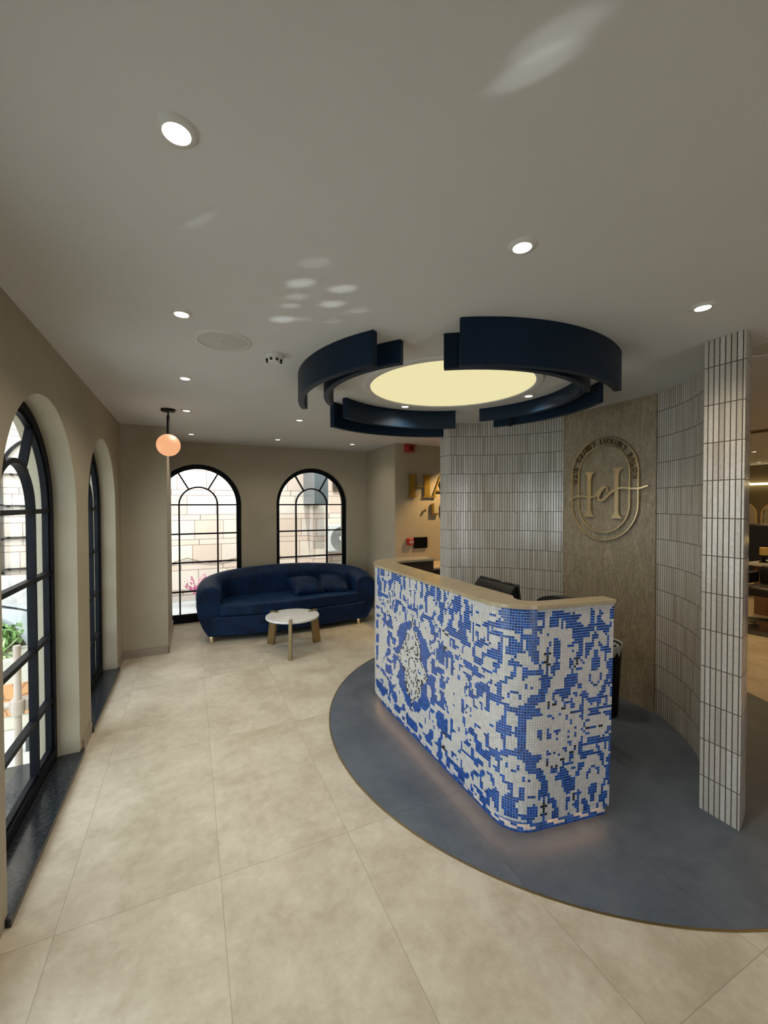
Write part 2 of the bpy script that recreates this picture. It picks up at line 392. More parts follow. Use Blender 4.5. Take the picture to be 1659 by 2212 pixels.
 [2, 1, 2, 6, 2, 1, 3, 2, 2, 1, 6, 1, 3, 13, 2, 1, 3, 2, 2, 4, 2, 1, 1, 3, 16, 6, 2, 4, 3, 6, 19, 5, 3, 10, 14, 4, 14, 4, 14, 10, 3, 5, 7],
 [2, 1, 2, 2, 2, 1, 3, 2, 2, 2, 13, 13, 6, 2, 4, 2, 2, 3, 1, 2, 15, 11, 4, 6, 20, 4, 3, 7, 1, 3, 48, 3, 1, 7, 3, 4, 8],
 [2, 2, 2, 1, 6, 2, 16, 10, 3, 1, 6, 2, 5, 6, 2, 1, 11, 2, 4, 9, 4, 5, 1, 1, 19, 4, 4, 4, 3, 4, 46, 4, 3, 4, 4, 4, 8],
 [0, 11, 2, 5, 5, 1, 3, 2, 6, 5, 4, 1, 6, 2, 2, 2, 3, 4, 2, 1, 12, 1, 2, 3, 3, 5, 4, 5, 23, 4, 2, 4, 3, 4, 46, 4, 3, 4, 2, 4, 10],
 [6, 4, 3, 1, 6, 1, 5, 1, 10, 3, 4, 2, 5, 3, 1, 1, 4, 1, 4, 1, 13, 2, 2, 2, 3, 5, 4, 4, 24, 5, 8, 4, 11, 3, 18, 3, 11, 4, 8, 5, 10],
 [0, 4, 1, 6, 2, 2, 5, 1, 16, 3, 4, 2, 9, 1, 4, 1, 20, 5, 10, 3, 27, 7, 5, 4, 11, 5, 14, 5, 11, 4, 5, 7, 11],
 [0, 3, 10, 1, 4, 1, 18, 3, 4, 3, 11, 3, 20, 5, 3, 5, 3, 1, 29, 7, 3, 4, 12, 5, 14, 5, 12, 4, 3, 7, 12],
 [0, 1, 9, 2, 6, 1, 18, 4, 1, 6, 19, 2, 5, 1, 6, 5, 3, 8, 31, 4, 21, 5, 14, 5, 21, 4, 13],
 [0, 1, 11, 1, 15, 1, 2, 2, 4, 4, 1, 6, 14, 1, 1, 2, 1, 2, 13, 4, 4, 7, 8, 1, 12, 2, 17, 4, 12, 5, 14, 5, 12, 4, 17, 2, 3],
 [12, 1, 3, 1, 6, 3, 2, 1, 2, 2, 4, 11, 1, 2, 11, 1, 2, 1, 1, 2, 21, 6, 7, 3, 21, 7, 3, 5, 13, 3, 14, 3, 13, 5, 3, 7, 12],
 [7, 3, 3, 1, 5, 1, 4, 1, 2, 2, 2, 2, 4, 4, 1, 6, 18, 3, 13, 4, 4, 7, 29, 8, 3, 5, 46, 5, 3, 8, 11],
 [0, 2, 10, 1, 3, 1, 10, 2, 2, 1, 5, 3, 4, 2, 16, 1, 2, 1, 1, 2, 13, 4, 3, 9, 26, 3, 2, 6, 3, 5, 11, 2, 18, 2, 11, 5, 3, 6, 2, 3, 9],
 [0, 2, 8, 2, 4, 1, 2, 1, 4, 1, 12, 3, 4, 2, 21, 2, 5, 1, 6, 4, 4, 5, 3, 2, 24, 3, 4, 4, 6, 4, 10, 4, 14, 4, 10, 4, 6, 4, 4, 3, 8],
 [1, 2, 10, 1, 23, 3, 4, 1, 6, 1, 4, 4, 20, 5, 5, 3, 4, 3, 21, 5, 4, 5, 6, 3, 10, 4, 14, 4, 10, 3, 6, 5, 4, 5, 6],
 [0, 1, 2, 1, 1, 6, 2, 1, 4, 2, 17, 3, 4, 1, 6, 3, 5, 1, 6, 2, 12, 5, 3, 5, 4, 5, 19, 5, 5, 2, 1, 8, 2, 1, 9, 4, 14, 4, 9, 1, 2, 8, 1, 2, 5, 5, 6],
 [0, 11, 2, 2, 3, 1, 17, 5, 3, 1, 6, 2, 13, 2, 11, 2, 1, 4, 2, 5, 4, 6, 17, 6, 5, 2, 3, 6, 3, 1, 8, 4, 14, 4, 8, 1, 3, 6, 3, 2, 5, 6, 5],
 [0, 15, 5, 2, 6, 1, 6, 10, 6, 2, 7, 3, 3, 2, 11, 1, 2, 11, 4, 5, 18, 7, 4, 2, 13, 1, 7, 4, 14, 4, 7, 1, 13, 2, 4, 7, 5],
 [0, 1, 1, 1, 3, 1, 6, 2, 1, 1, 3, 1, 4, 1, 1, 2, 2, 15, 1, 1, 3, 2, 5, 6, 2, 1, 11, 2, 1, 13, 3, 6, 17, 8, 4, 1, 3, 3, 16, 3, 14, 3, 16, 3, 3, 1, 4, 8, 5],
 [0, 1, 1, 1, 2, 2, 6, 2, 8, 1, 7, 9, 3, 10, 5, 6, 1, 1, 24, 4, 2, 7, 17, 8, 8, 8, 3, 1, 7, 2, 16, 2, 7, 1, 3, 8, 8, 8, 5],
 [0, 1, 1, 1, 2, 1, 2, 7, 2, 2, 9, 1, 3, 6, 8, 5, 4, 5, 4, 2, 9, 2, 13, 4, 1, 8, 17, 9, 6, 9, 11, 3, 14, 3, 11, 9, 6, 9, 5],
 [0, 1, 3, 10, 3, 2, 14, 4, 8, 8, 2, 5, 5, 1, 4, 1, 4, 2, 5, 5, 7, 9, 16, 11, 5, 9, 12, 2, 14, 2, 12, 9, 5, 11, 4],
 [3, 3, 5, 3, 4, 1, 2, 1, 11, 4, 2, 1, 3, 1, 2, 2, 2, 9, 3, 1, 7, 1, 4, 2, 2, 2, 1, 6, 6, 10, 8, 1, 6, 8, 7, 10, 42, 10, 7, 8, 4],
 [0, 1, 2, 2, 12, 5, 9, 6, 2, 1, 3, 1, 2, 1, 3, 9, 5, 1, 10, 2, 2, 10, 1, 4, 1, 10, 7, 1, 6, 8, 11, 6, 42, 6, 11, 8, 4],
 [0, 2, 1, 2, 7, 3, 6, 2, 1, 3, 3, 6, 4, 2, 4, 1, 3, 9, 3, 4, 7, 4, 2, 10, 2, 3, 2, 10, 6, 1, 5, 9, 9, 2, 7, 6, 1, 5, 16, 5, 1, 6, 7, 2, 9, 9, 3],
 [0, 2, 1, 1, 8, 3, 1, 2, 2, 3, 1, 3, 3, 3, 13, 3, 1, 1, 9, 2, 1, 4, 8, 2, 2, 10, 5, 1, 2, 9, 12, 8, 10, 2, 5, 8, 2, 5, 14, 5, 2, 8, 5, 2, 10, 8, 3],
 [0, 1, 2, 1, 3, 2, 4, 2, 4, 5, 5, 4, 4, 1, 8, 2, 2, 1, 9, 2, 6, 1, 7, 1, 2, 9, 6, 1, 3, 11, 5, 10, 6, 1, 8, 2, 1, 6, 34, 6, 1, 2, 8, 1, 6, 9],
 [0, 3, 2, 2, 2, 1, 4, 2, 3, 6, 4, 3, 3, 1, 1, 1, 6, 2, 8, 4, 2, 2, 6, 1, 7, 1, 2, 9, 6, 1, 8, 8, 3, 8, 9, 2, 3, 5, 48, 5, 3, 2, 9, 7],
 [0, 2, 3, 1, 3, 2, 3, 2, 2, 7, 3, 3, 13, 1, 9, 8, 6, 1, 7, 7, 1, 4, 3, 1, 2, 1, 8, 8, 2, 8, 5, 1, 5, 8, 50, 8, 5, 1, 5, 6],
 [0, 2, 3, 1, 4, 1, 5, 6, 6, 3, 10, 4, 4, 3, 5, 12, 7, 4, 3, 1, 2, 1, 17, 8, 1, 7, 6, 1, 6, 7, 50, 7, 6, 1, 6, 5],
 [0, 2, 8, 1, 5, 6, 6, 3, 6, 2, 2, 2, 5, 2, 3, 2, 2, 3, 9, 1, 13, 2, 5, 1, 7, 1, 6, 6, 2, 7, 14, 6, 7, 2, 32, 2, 7, 6, 14, 5],
 [0, 2, 14, 6, 6, 4, 5, 2, 2, 2, 5, 2, 3, 3, 13, 2, 12, 2, 5, 1, 7, 1, 9, 2, 3, 5, 12, 9, 8, 5, 26, 5, 8, 9, 12, 3],
 [0, 3, 13, 5, 7, 4, 5, 2, 2, 1, 6, 1, 5, 2, 27, 2, 13, 1, 14, 2, 14, 10, 8, 2, 32, 2, 8, 10, 14],
 [0, 1, 1, 1, 3, 3, 7, 5, 6, 5, 1, 3, 1, 2, 2, 2, 4, 1, 7, 5, 24, 2, 5, 3, 26, 2, 7, 6, 1, 3, 9, 9, 16, 9, 9, 3, 1, 6, 7, 2, 5],
 [0, 1, 1, 2, 2, 4, 4, 1, 3, 2, 7, 1, 1, 1, 1, 1, 5, 7, 2, 3, 6, 1, 1, 4, 7, 1, 3, 4, 8, 3, 4, 4, 25, 3, 6, 7, 1, 2, 3, 17, 12, 17, 3, 2, 1, 7, 6, 3, 5],
 [3, 1, 2, 4, 3, 3, 9, 3, 1, 1, 9, 6, 1, 5, 3, 2, 4, 2, 6, 1, 2, 1, 2, 2, 8, 3, 4, 4, 6, 4, 14, 4, 6, 6, 3, 2, 1, 18, 12, 18, 1, 2, 3, 6, 6, 4, 4],
 [3, 1, 2, 4, 4, 1, 3, 2, 4, 4, 5, 1, 6, 5, 1, 6, 2, 2, 4, 2, 6, 1, 6, 1, 3, 1, 4, 4, 3, 5, 5, 4, 11, 2, 2, 5, 5, 3, 5, 2, 1, 17, 14, 17, 1, 2, 5, 3, 5, 5, 2, 2, 1],
 [1, 3, 3, 2, 5, 1, 3, 2, 4, 2, 6, 4, 4, 5, 1, 7, 1, 2, 4, 1, 2, 2, 2, 2, 10, 2, 3, 6, 2, 5, 10, 12, 4, 8, 6, 4, 3, 13, 16, 13, 3, 4, 6, 8, 4, 4],
 [1, 4, 2, 2, 2, 2, 1, 2, 3, 1, 4, 2, 6, 4, 3, 6, 1, 3, 1, 2, 11, 18, 3, 3, 6, 8, 5, 13, 6, 8, 4, 4, 4, 8, 24, 8, 4, 4, 4, 8, 6, 4],
 [1, 4, 2, 2, 1, 3, 1, 3, 2, 1, 3, 2, 7, 4, 3, 6, 1, 2, 2, 2, 2, 6, 4, 16, 3, 4, 5, 7, 7, 13, 6, 8, 4, 1, 8, 4, 30, 4, 8, 1, 4, 8, 6, 4],
 [2, 3, 5, 2, 2, 2, 3, 1, 3, 3, 3, 1, 2, 12, 2, 2, 2, 8, 3, 1, 4, 8, 3, 3, 3, 4, 5, 6, 8, 12, 2, 3, 3, 7, 64, 7, 3, 3, 2, 3],
 [2, 1, 2, 1, 3, 3, 2, 1, 8, 3, 3, 1, 3, 5, 1, 5, 2, 1, 3, 6, 4, 2, 4, 5, 6, 3, 3, 5, 14, 3, 2, 11, 2, 3, 84, 3, 2, 3],
 [1, 2, 2, 1, 3, 3, 2, 1, 3, 1, 4, 3, 3, 1, 4, 2, 16, 4, 2, 1, 1, 2, 4, 5, 6, 3, 4, 4, 14, 3, 110],
]
BLACKS = [3468, 3470, 3684, 3795, 3796, 3843, 3844, 3899, 3952, 3953, 4010, 4059, 4101, 4114, 4115, 4164, 4165, 4166, 4196, 4316, 4328, 4329, 4411, 4531, 4626, 4747, 4839, 4840, 4842, 5057, 5085, 5086, 5133, 5134, 5272, 5298, 5351, 5455, 5456, 5457, 5671, 5672, 5699, 5913, 6128, 6341, 6342, 6350, 6352, 6447, 6449, 6555, 6565, 6568, 6661, 6664, 6769, 6773, 6780, 6783, 6876, 6879, 6984, 6987, 6988, 6996, 6999, 7090, 7093, 7198, 7201, 7214, 7305, 7338, 7416, 7420, 7428, 7521, 7550, 7551, 7553, 7628, 7631, 7636, 7637, 7643, 7644, 7646, 7733, 7735, 7736, 7843, 7845, 7846, 7849, 7853, 7857, 7952, 7976, 7977, 8058, 8061, 8062, 8063, 8070, 8072, 8076, 8163, 8167, 8169, 8272, 8274, 8284, 8286, 8287, 8291, 8292, 8377, 8378, 8382, 8383, 8403, 8488, 8491, 8492, 8493, 8504, 8509, 8590, 8595, 8702, 8706, 8711, 8712, 8716, 8717, 8812, 8813, 8914, 8916, 8924, 8929, 8940, 9019, 9128, 9138, 9145, 9154, 9156, 9233, 9235, 9244, 9342, 9353, 9360, 9459, 9557, 9559, 9575, 9585, 9587, 9662, 9664, 9674, 9771, 9773, 9783, 9790, 9799, 9880, 9889, 9894, 9895, 9900, 9901, 9987, 9989, 9999, 10004, 10015, 10094, 10212, 10215, 10217, 10221, 10228, 10311, 10318, 10421, 10422, 10427, 10436, 10439, 10440, 10441, 10442, 10527, 10528, 10529, 10530, 10533, 10635, 10636, 10637, 10639, 10640, 10641, 10643, 10650, 10652, 10654, 10655, 10744, 10745, 10747, 10749, 10852, 10856, 10858, 10865, 10870, 10959, 10964, 11068, 11071, 11072, 11079, 11082, 11083, 11176, 11177, 11196, 11282, 11286, 11290, 11292, 11499, 11500, 11502, 11505, 11507, 11513, 11606, 11627, 11628, 11714, 11720, 11727, 11822, 11929, 11932, 11940, 11942, 11943, 11944, 12035, 12036, 12037, 12039, 12061, 12062, 12068, 12146, 12148, 12155, 12158, 12251, 12254, 12283, 12360, 12363, 12373, 12466, 12494, 12496, 12576, 12586, 12587, 12588, 12681, 12682, 12683, 12793, 12799, 12801, 12802, 12897, 12898, 13009, 13014, 13015, 13114, 13225, 13256, 13303, 13442, 13443, 13471, 13518, 13628, 13656, 13840, 13841, 13842, 13872, 14055, 14087, 14516, 14517, 14761, 14764, 14805, 14808, 14976, 15023, 15066, 15131, 15132, 15281, 15294, 15345, 15346, 15347, 15348, 15496, 15508, 15509, 15510, 15724, 15939, 16153, 16155]
CELLS = []
for L in ROWS:
    v = 0
    for n in L:
        CELLS += [v] * n; v = 1 - v
for i in BLACKS: CELLS[i] = 2
# ------------------------------------------------------------------ palette
mWall = m_plaster('beige plaster', (.375, .325, .240))
mCeil = m_plaster('white ceiling paint', (.62, .605, .585), .02)
mFloor = m_stonefloor('beige stone tile', (.42, .36, .268), (.58, .52, .415), (.20, .17, .13), .42, .107, .776)
mBlueFloor = m_stonefloor('slate blue stone tile', (.072, .089, .114), (.108, .128, .155), (.025, .032, .042), .42, .107, .776)
mBrassTrim = M('dark brass', (.32, .24, .12), .35, metal=1)
mSkirt = m_marble('skirting tile', (.26, .21, .165), (.30, .25, .20), (.22, .18, .14), 3, .4, .1)
mTile = m_kitkat('glazed finger tile')
mPanel = m_marble('brown marble', (.285, .232, .158), (.385, .318, .228), (.13, .098, .062), 2.6, .26, .65)
mTop = m_marble('beige marble', (.31, .245, .15), (.39, .315, .205), (.50, .43, .32), 3, .09, .25)
mWhiteMarble = m_marble('white marble', (.62, .62, .60), (.72, .72, .70), (.45, .45, .44), 3, .2, .3)
mNavy = M('navy painted board', (.0032, .0135, .031), .45, spec=.18)
mFrame = M('dark window steel', (.0040, .0048, .007), .5, spec=.12)
mSill = m_sill('black granite')
mGlass = m_glass('clear glass')
mGold = M('polished brass', (1.0, .84, .54), .2, metal=1)
mGoldDarkRefl = M('dark brass', (.30, .21, .11), .22, metal=1)  # dark reflections put into the colour of the small emblem letters
mGoldDull = M('brushed brass letter', (.62, .43, .12), .38, metal=1)
mBronze = M('aged brass leg', (.36, .27, .14), .36, metal=1)
mVelvet = m_velvet('royal blue velvet', (.0008, .0055, .021), (.0018, .0185, .066))
mBlack = M('black plastic', (.006, .006, .007), .5, spec=.2)
mBlackSoft = M('black leather', (.012, .012, .014), .4)
mScreen = M('black glass screen', (.004, .004, .005), .12)
mRed = M('red alarm plastic', (.36, .010, .012), .35)
mRedDark = M('dark red lens', (.10, .004, .006), .25)
mGreyPlastic = M('grey label', (.45, .46, .45), .5)
mWhitePlastic = M('white plastic', (.62, .60, .56), .45)
mGrille = M('speaker mesh', (.50, .49, .46), .6)
mDarkWood = m_wood('dark walnut', (.028, .016, .009), (.055, .032, .018))
mWarmWood = m_wood('slatted oak', (.16, .075, .025), (.26, .13, .05), .45, (14, 14, 1))
mPinkTop = m_marble('pale peach marble', (.55, .40, .29), (.62, .47, .35), (.5, .36, .26), 3, .2, .1)
mLens = emis('downlight lens', (1, .96, .90), 9)
mDisc = emis('backlit stretch ceiling', (1.0, .90, .50), .84)
mGlobe = emis('peach opal glass', (1.0, .48, .235), .92)
mLed = emis('warm led strip', (1, .60, .34), 15)
mBlueT = m_tint('cobalt glass mosaic', (.010, .068, .300), .16, .40)
mWhiteT = m_tint('ivory glass mosaic', (.56, .535, .50), .16, .10)
mBlackT = m_tint('black glass mosaic', (.012, .012, .014), .16)
mGrout = M('pale grout', (.60, .64, .68), .8)
mSand = m_sandstone('pink sandstone')
mPave = m_plaster('sunlit paving', (.52, .50, .46), .12)
mExt = m_plaster('outer render', (.50, .47, .40))

# ------------------------------------------------------------------ room shell
def put_floor():
    bm = BM(); box(bm, -.677, -3.2, -.12, 11.6, 6.36, 0.0)
    tag(obj('floor', bm, mFloor), 'beige stone tile floor of the reception room', kind='structure')
    OC = (2.702, 2.507); OR = 1.825
    bm = BM(); prism(bm, [arcpts(OC, OR, 0, 2 * pi, 160)[:-1]], -.02, .0025, plan)
    tag(obj('floor_inlay', bm, mBlueFloor), 'slate blue round floor inlay under the reception desk', kind='structure')
    bm = BM(); prism(bm, [arcpts(OC, OR + .008, 0, 2 * pi, 160)[:-1], arcpts(OC, OR, 0, 2 * pi, 160)[:-1]], -.02, .004, plan)
    tag(obj('trim_1', bm, mBrassTrim), 'thin brass edge around the blue floor inlay', kind='structure')
put_floor()
bm = BM(); box(bm, -.677, -3.2, CEIL, 11.6, 6.36, CEIL + .15)
tag(obj('ceiling', bm, mCeil), 'white painted ceiling', kind='structure')

WC_L = (4.255, 2.71, 1.165)      # window centres on the left wall; the last is unseen, added for daylight
RW = .60; ZS = 1.628
bm = BM()
prism(bm, [[(-3.2, -.12), (6.7, -.12), (6.7, CEIL + .15), (-3.2, CEIL + .15)]] + [arch(RW, ZS, 0.0, c) for c in WC_L], -.677, -.905, lambda a, b, d: (d, a, b))
tag(obj('wall_left', bm, mWall), 'beige left wall with deep arched window openings', kind='structure')
WC_B = (.105, 1.745); RB = .57; ZB = 1.665
bm = BM()
prism(bm, [[(-.895, -.12), (2.66, -.12), (2.66, CEIL + .15), (-.895, CEIL + .15)]] + [arch(RB, ZB, 0.0, c) for c in WC_B], 6.355, 6.70, lambda a, b, d: (a, d, b))
tag(obj('wall_back', bm, mWall), 'beige back wall with two arched windows behind the sofa', kind='structure')
bm = BM(); box(bm, -.677, 5.225, 0, -.239, 6.355, CEIL)
tag(obj('wall_corner', bm, mWall), 'beige corner pier beside the left back window', kind='structure')
bm = BM(); box(bm, 2.645, 5.295, 0, 11.6, 6.7, CEIL)
tag(obj('wall_sign', bm, mWall), 'beige wall carrying the brass lettering', kind='structure')
bm = BM(); prism(bm, [[(-.677, -.12), (11.6, -.12), (11.6, CEIL + .15), (-.677, CEIL + .15)], [(1.0, 0), (2.2, 0), (2.2, 2.15), (1.0, 2.15)]], -3.2, -3.4, lambda a, b, d: (a, d, b))  # opening added behind the camera so sky light comes in
tag(obj('wall_rear', bm, mWall), 'wall facing the sofa with an unseen opening added to let sky light in', kind='structure')
bm = BM(); box(bm, -1.17, -3.2, 2.60, -.905, 6.7, 2.72)  # ledge added out of view to keep sun off the window reveals
tag(obj('trim_9', bm, mExt), 'unseen rendered ledge added outside to shade the left window reveals', kind='structure')
bm = BM(); box(bm, 11.5, -3.2, 0, 11.7, 6.36, CEIL)
tag(obj('wall_salon', bm, M('salon dark olive wall', (.14, .11, .055), .6)), 'far salon wall with mirrors', kind='structure')

# skirting
bm = BM()
box(bm, -.677, 5.213, 0, -.234, 5.226, .085); box(bm, -.24, 5.213, 0, -.228, 6.355, .085)
box(bm, -.678, 4.875, 0, -.665, 5.22, .085); box(bm, -.678, 3.365, 0, -.665, 3.62, .085)
tag(obj('baseboard_left', bm, mSkirt), 'grey brown tile skirting at the corner pier', kind='structure')
bm = BM()
box(bm, -.24, 6.343, 0, -.47 + .02, 6.356, .08); box(bm, .68, 6.343, 0, 1.17, 6.356, .08); box(bm, 2.32, 6.343, 0, 2.646, 6.356, .08)
box(bm, 2.633, 5.283, 0, 2.646, 6.355, .08); box(bm, 2.633, 5.283, 0, 4.0, 5.296, .08)
tag(obj('baseboard_back', bm, mSkirt), 'grey brown tile skirting of the back alcove', kind='structure')

# ---- windows -----------------------------------------------------------
def window(name, label, mp, R, zs, zb, ri, bars, wf, wb, dep, ledge=None, bottom=.10, bd=(.12, .88)):
    root = empty(name, mp(0, 0, 0), label, kind='structure')
    bm = BM()
    prism(bm, [arch(R, zs, zb), arch(R - wf, zs, zb + bottom)], 0, dep, mp)
    prism(bm, [arch(R - wf + .001, zs, zb + bottom - .001), arch(R - wf - .018, zs, zb + bottom + .018)], dep * .25, dep * .8, mp)
    obj('window_frame', bm, mFrame, root, smooth=40)
    bm = BM()
    d0, d1 = dep * bd[0], dep * bd[1]
    h = wb / 2
    ring = lambda r: [(r * cos(pi * i / 28), zs + r * sin(pi * i / 28)) for i in range(29)]
    prism(bm, [ring(ri + h) + ring(ri - h)[::-1]], d0, d1, mp)
    for s in (-1, 1):
        prism(bm, [[(s * ri - h, zb + bottom), (s * ri + h, zb + bottom), (s * ri + h, zs), (s * ri - h, zs)]], d0, d1, mp)
    x = R - wf
    for z in [zs] + bars:
        prism(bm, [[(-x, z - h), (x, z - h), (x, z + h), (-x, z + h)]], d0 + .002, d1 - .002, mp)
    for a in (60, 120):
        c, s = cos(radians(a)), sin(radians(a)); r0, r1 = ri + h * .5, R - wf + .004
        prism(bm, [[(r0 * c + h * s, zs + r0 * s - h * c), (r1 * c + h * s, zs + r1 * s - h * c), (r1 * c - h * s, zs + r1 * s + h * c), (r0 * c - h * s, zs + r0 * s + h * c)]], d0 + .001, d1 - .001, mp)
    obj('glazing_bars', bm, mFrame, root, smooth=40)
    bm = BM(); prism(bm, [arch(R - wf, zs, zb + bottom)], dep * .48, dep * .52, mp)
    obj('glass_pane', bm, mGlass, root)
    if ledge:
        bm = BM(); prism(bm, [[(-R - ledge[3], ledge[0]), (R + ledge[3], ledge[0]), (R + ledge[3], ledge[1]), (-R - ledge[3], ledge[1])]], .001, ledge[2], mp)
        obj('sill', bm, mSill, root, bevel=.004)
    return root
k = 1
for c in WC_L:
    mp = (lambda cc: (lambda a, b, d: (-.797 - d, cc + a, b)))(c)
    lab = {4.255: 'dark steel arched window nearest the corner pier', 2.71: 'tall dark steel arched window at the left picture edge'}.get(c, 'unseen dark steel arched window added along the left wall for daylight')
    window('window_%d' % k, lab, mp, RW - .002, ZS, .034, .265, [1.235, .835, .43], .05, .026, .048, None, .075, (.08, .92))
    k += 1
for c in WC_B:
    mp = (lambda cc: (lambda a, b, d: (cc + a, 6.44 + d, b)))(c)
    lab = 'arched back window behind the left end of the sofa' if c < 1 else 'arched back window behind the right end of the sofa'
    window('window_%d' % k, lab, mp, RB - .002, ZB, .0, .25, [1.253, .848, .44], .042, .02, .06, None, .10)
    k += 1
for j, c in enumerate(WC_L):
    bm = BM(); box(bm, -.797, c - RW - .035, .0, -.655, c + RW + .04, .034)
    box(bm, -1.06, c - RW + .002, -.06, -.79, c + RW - .002, .03)
    # only the part in front of the wall may overhang sideways: keep the rear inside the opening
    for v in bm.verts:
        if v.co.x < -.679: v.co.y = max(min(v.co.y, c + RW - .002), c - RW + .002)
    tag(obj('trim_%d' % (j + 2), bm, mSill, bevel=.003), 'black granite window sill %s' % ('nearest the corner pier' if j == 0 else 'at the left picture edge' if j == 1 else 'under the unseen added window'), kind='structure')

# ---- curved tiled screen wall -----------------------------------------
TC = (2.171, 2.514); RI = 1.2577; RO = 1.435; XE = 2.511
def curved_wall():
    ai = math.acos((XE - TC[0]) / RI); ao = math.acos((XE - TC[0]) / RO)
    bm = BM(); uvl = bm.loops.layers.uv.new('UVMap')
    n = 96
    inn = [(TC[0] + RI * cos(-ai + 2 * ai * i / n), TC[1] + RI * sin(-ai + 2 * ai * i / n)) for i in range(n + 1)]
    out = [(TC[0] + RO * cos(-ao + 2 * ao * i / n), TC[1] + RO * sin(-ao + 2 * ao * i / n)) for i in range(n + 1)]
    def strip(pts, us):
        for (p, q, u0, u1) in zip(pts, pts[1:], us, us[1:]):
            vs = [bm.verts.new((*p, 0)), bm.verts.new((*q, 0)), bm.verts.new((*q, CEIL)), bm.verts.new((*p, CEIL))]
            f = bm.faces.new(vs)
            for lp, uv in zip(f.loops, ((u0, 0), (u1, 0), (u1, CEIL), (u0, CEIL))): lp[uvl].uv = uv
    strip(inn, [RI * 2 * ai * i / n for i in range(n + 1)])
    strip(out[::-1], [10 + RO * 2 * ao * i / n for i in range(n + 1)])
    w = hypot(out[0][0] - inn[0][0], out[0][1] - inn[0][1])
    strip([out[0], inn[0]], [20 + .0255 * .25, 20 + .0255 * .25 + w])
    strip([inn[-1], out[-1]], [30, 30 + w])
    bmesh.ops.remove_doubles(bm, verts=bm.verts, dist=1e-5)
    o = obj('wall_curved', bm, mTile, smooth=30)
    tag(o, 'curved screen wall of grey white finger tiles', kind='structure')
    # thin cement line at the foot
    bm = BM(); prism(bm, [[(x, y) for x, y in out] + [(x, y) for x, y in inn[::-1]]], .0026, .0026, plan) if False else None
curved_wall()
bm = BM(); box(bm, 3.332, 2.063, 0, 3.40, 2.964, CEIL)
tag(obj('wall_marble', bm, mPanel), 'brown veined marble panel behind the reception desk', kind='structure')
# ------------------------------------------------------------------ reception desk
def fillet(A, B, C, r, n=14):
    A, B, C = Vector(A), Vector(B), Vector(C)
    u = (A - B).normalized(); v = (C - B).normalized(); ang = u.angle(v); tl = r / math.tan(ang / 2)
    p = B + u * tl; q = B + v * tl; c = B + (u + v).normalized() * (r / sin(ang / 2))
    a0 = atan2(p.y - c.y, p.x - c.x); d = (atan2(q.y - c.y, q.x - c.x) - a0 + pi) % (2 * pi) - pi
    return [c + r * Vector((cos(a0 + d * i / (n - 1)), sin(a0 + d * i / (n - 1)))) for i in range(n)]
XF, YB = 1.385, 3.42
DE = (1.995, 1.443); DB = (XF, 1.443 + (1.995 - XF) * .158)
DO = [Vector(DE)] + fillet(DE, DB, (XF, YB), .21) + fillet(DB, (XF, YB), (2.02, YB), .34) + [Vector((2.02, YB))]
DS = [0.0]
for a, b in zip(DO, DO[1:]): DS.append(DS[-1] + (b - a).length)
DL = DS[-1]
def dpt(s):
    """point and inward normal on the desk outline"""
    i = 0
    while i < len(DO) - 2 and DS[i + 1] < s: i += 1
    t = (DO[i + 1] - DO[i]).normalized(); p = DO[i] + t * (s - DS[i])
    nrm = []
    for j in (i, i + 1):
        tt = Vector((0, 0))
        if j > 0: tt += (DO[j] - DO[j - 1]).normalized()
        if j < len(DO) - 1: tt += (DO[j + 1] - DO[j]).normalized()
        nrm.append(tt.normalized())
    f = (s - DS[i]) / max(1e-9, DS[i + 1] - DS[i])
    tt = (nrm[0] * (1 - f) + nrm[1] * f).normalized()
    return p, Vector((tt.y, -tt.x))
def dline(off, n=150, s0=0, s1=None):
    s1 = DL if s1 is None else s1
    out = []
    for i in range(n + 1):
        s = s0 + (s1 - s0) * i / n
        p, nn = dpt(s); o = off(s) if callable(off) else off
        q = p + nn * o; out.append((q.x, q.y))
    return out
def ramp_(s, a, b, va, vb):
    t = min(1, max(0, (s - a) / (b - a))); t = t * t * (3 - 2 * t); return va + (vb - va) * t
desk = empty('reception_desk', (1.6, 2.4, 0), 'blue and white mosaic reception desk with beige marble counter', 'desk')
def band(o0, o1, z0, z1, name, mat, parent=desk, bev=0, s0=0, s1=None):
    bm = BM(); prism(bm, [dline(o0, 150, s0, s1) + dline(o1, 150, s0, s1)[::-1]], z0, z1, plan)
    return obj(name, bm, mat, parent, smooth=35, bevel=bev)
carc = band(.004, lambda s: ramp_(s, .35, .72, .062, .165), .09, 1.152, 'carcass', mDarkWood, s0=.028)
band(-.014, lambda s: ramp_(s, .38, .78, .075, .192), 1.152, 1.172, 'countertop', mTop, bev=.006)
plinth = band(.052, .16, .0, .09, 'plinth', mDarkWood)
band(.018, .026, .0865, .0895, 'led_strip', mLed, parent=plinth, s0=.03, s1=2.35)
band(.17, .56, .70, .74, 'worktop', mTop, s0=.80, s1=2.05)
NR, NC = 78, 215
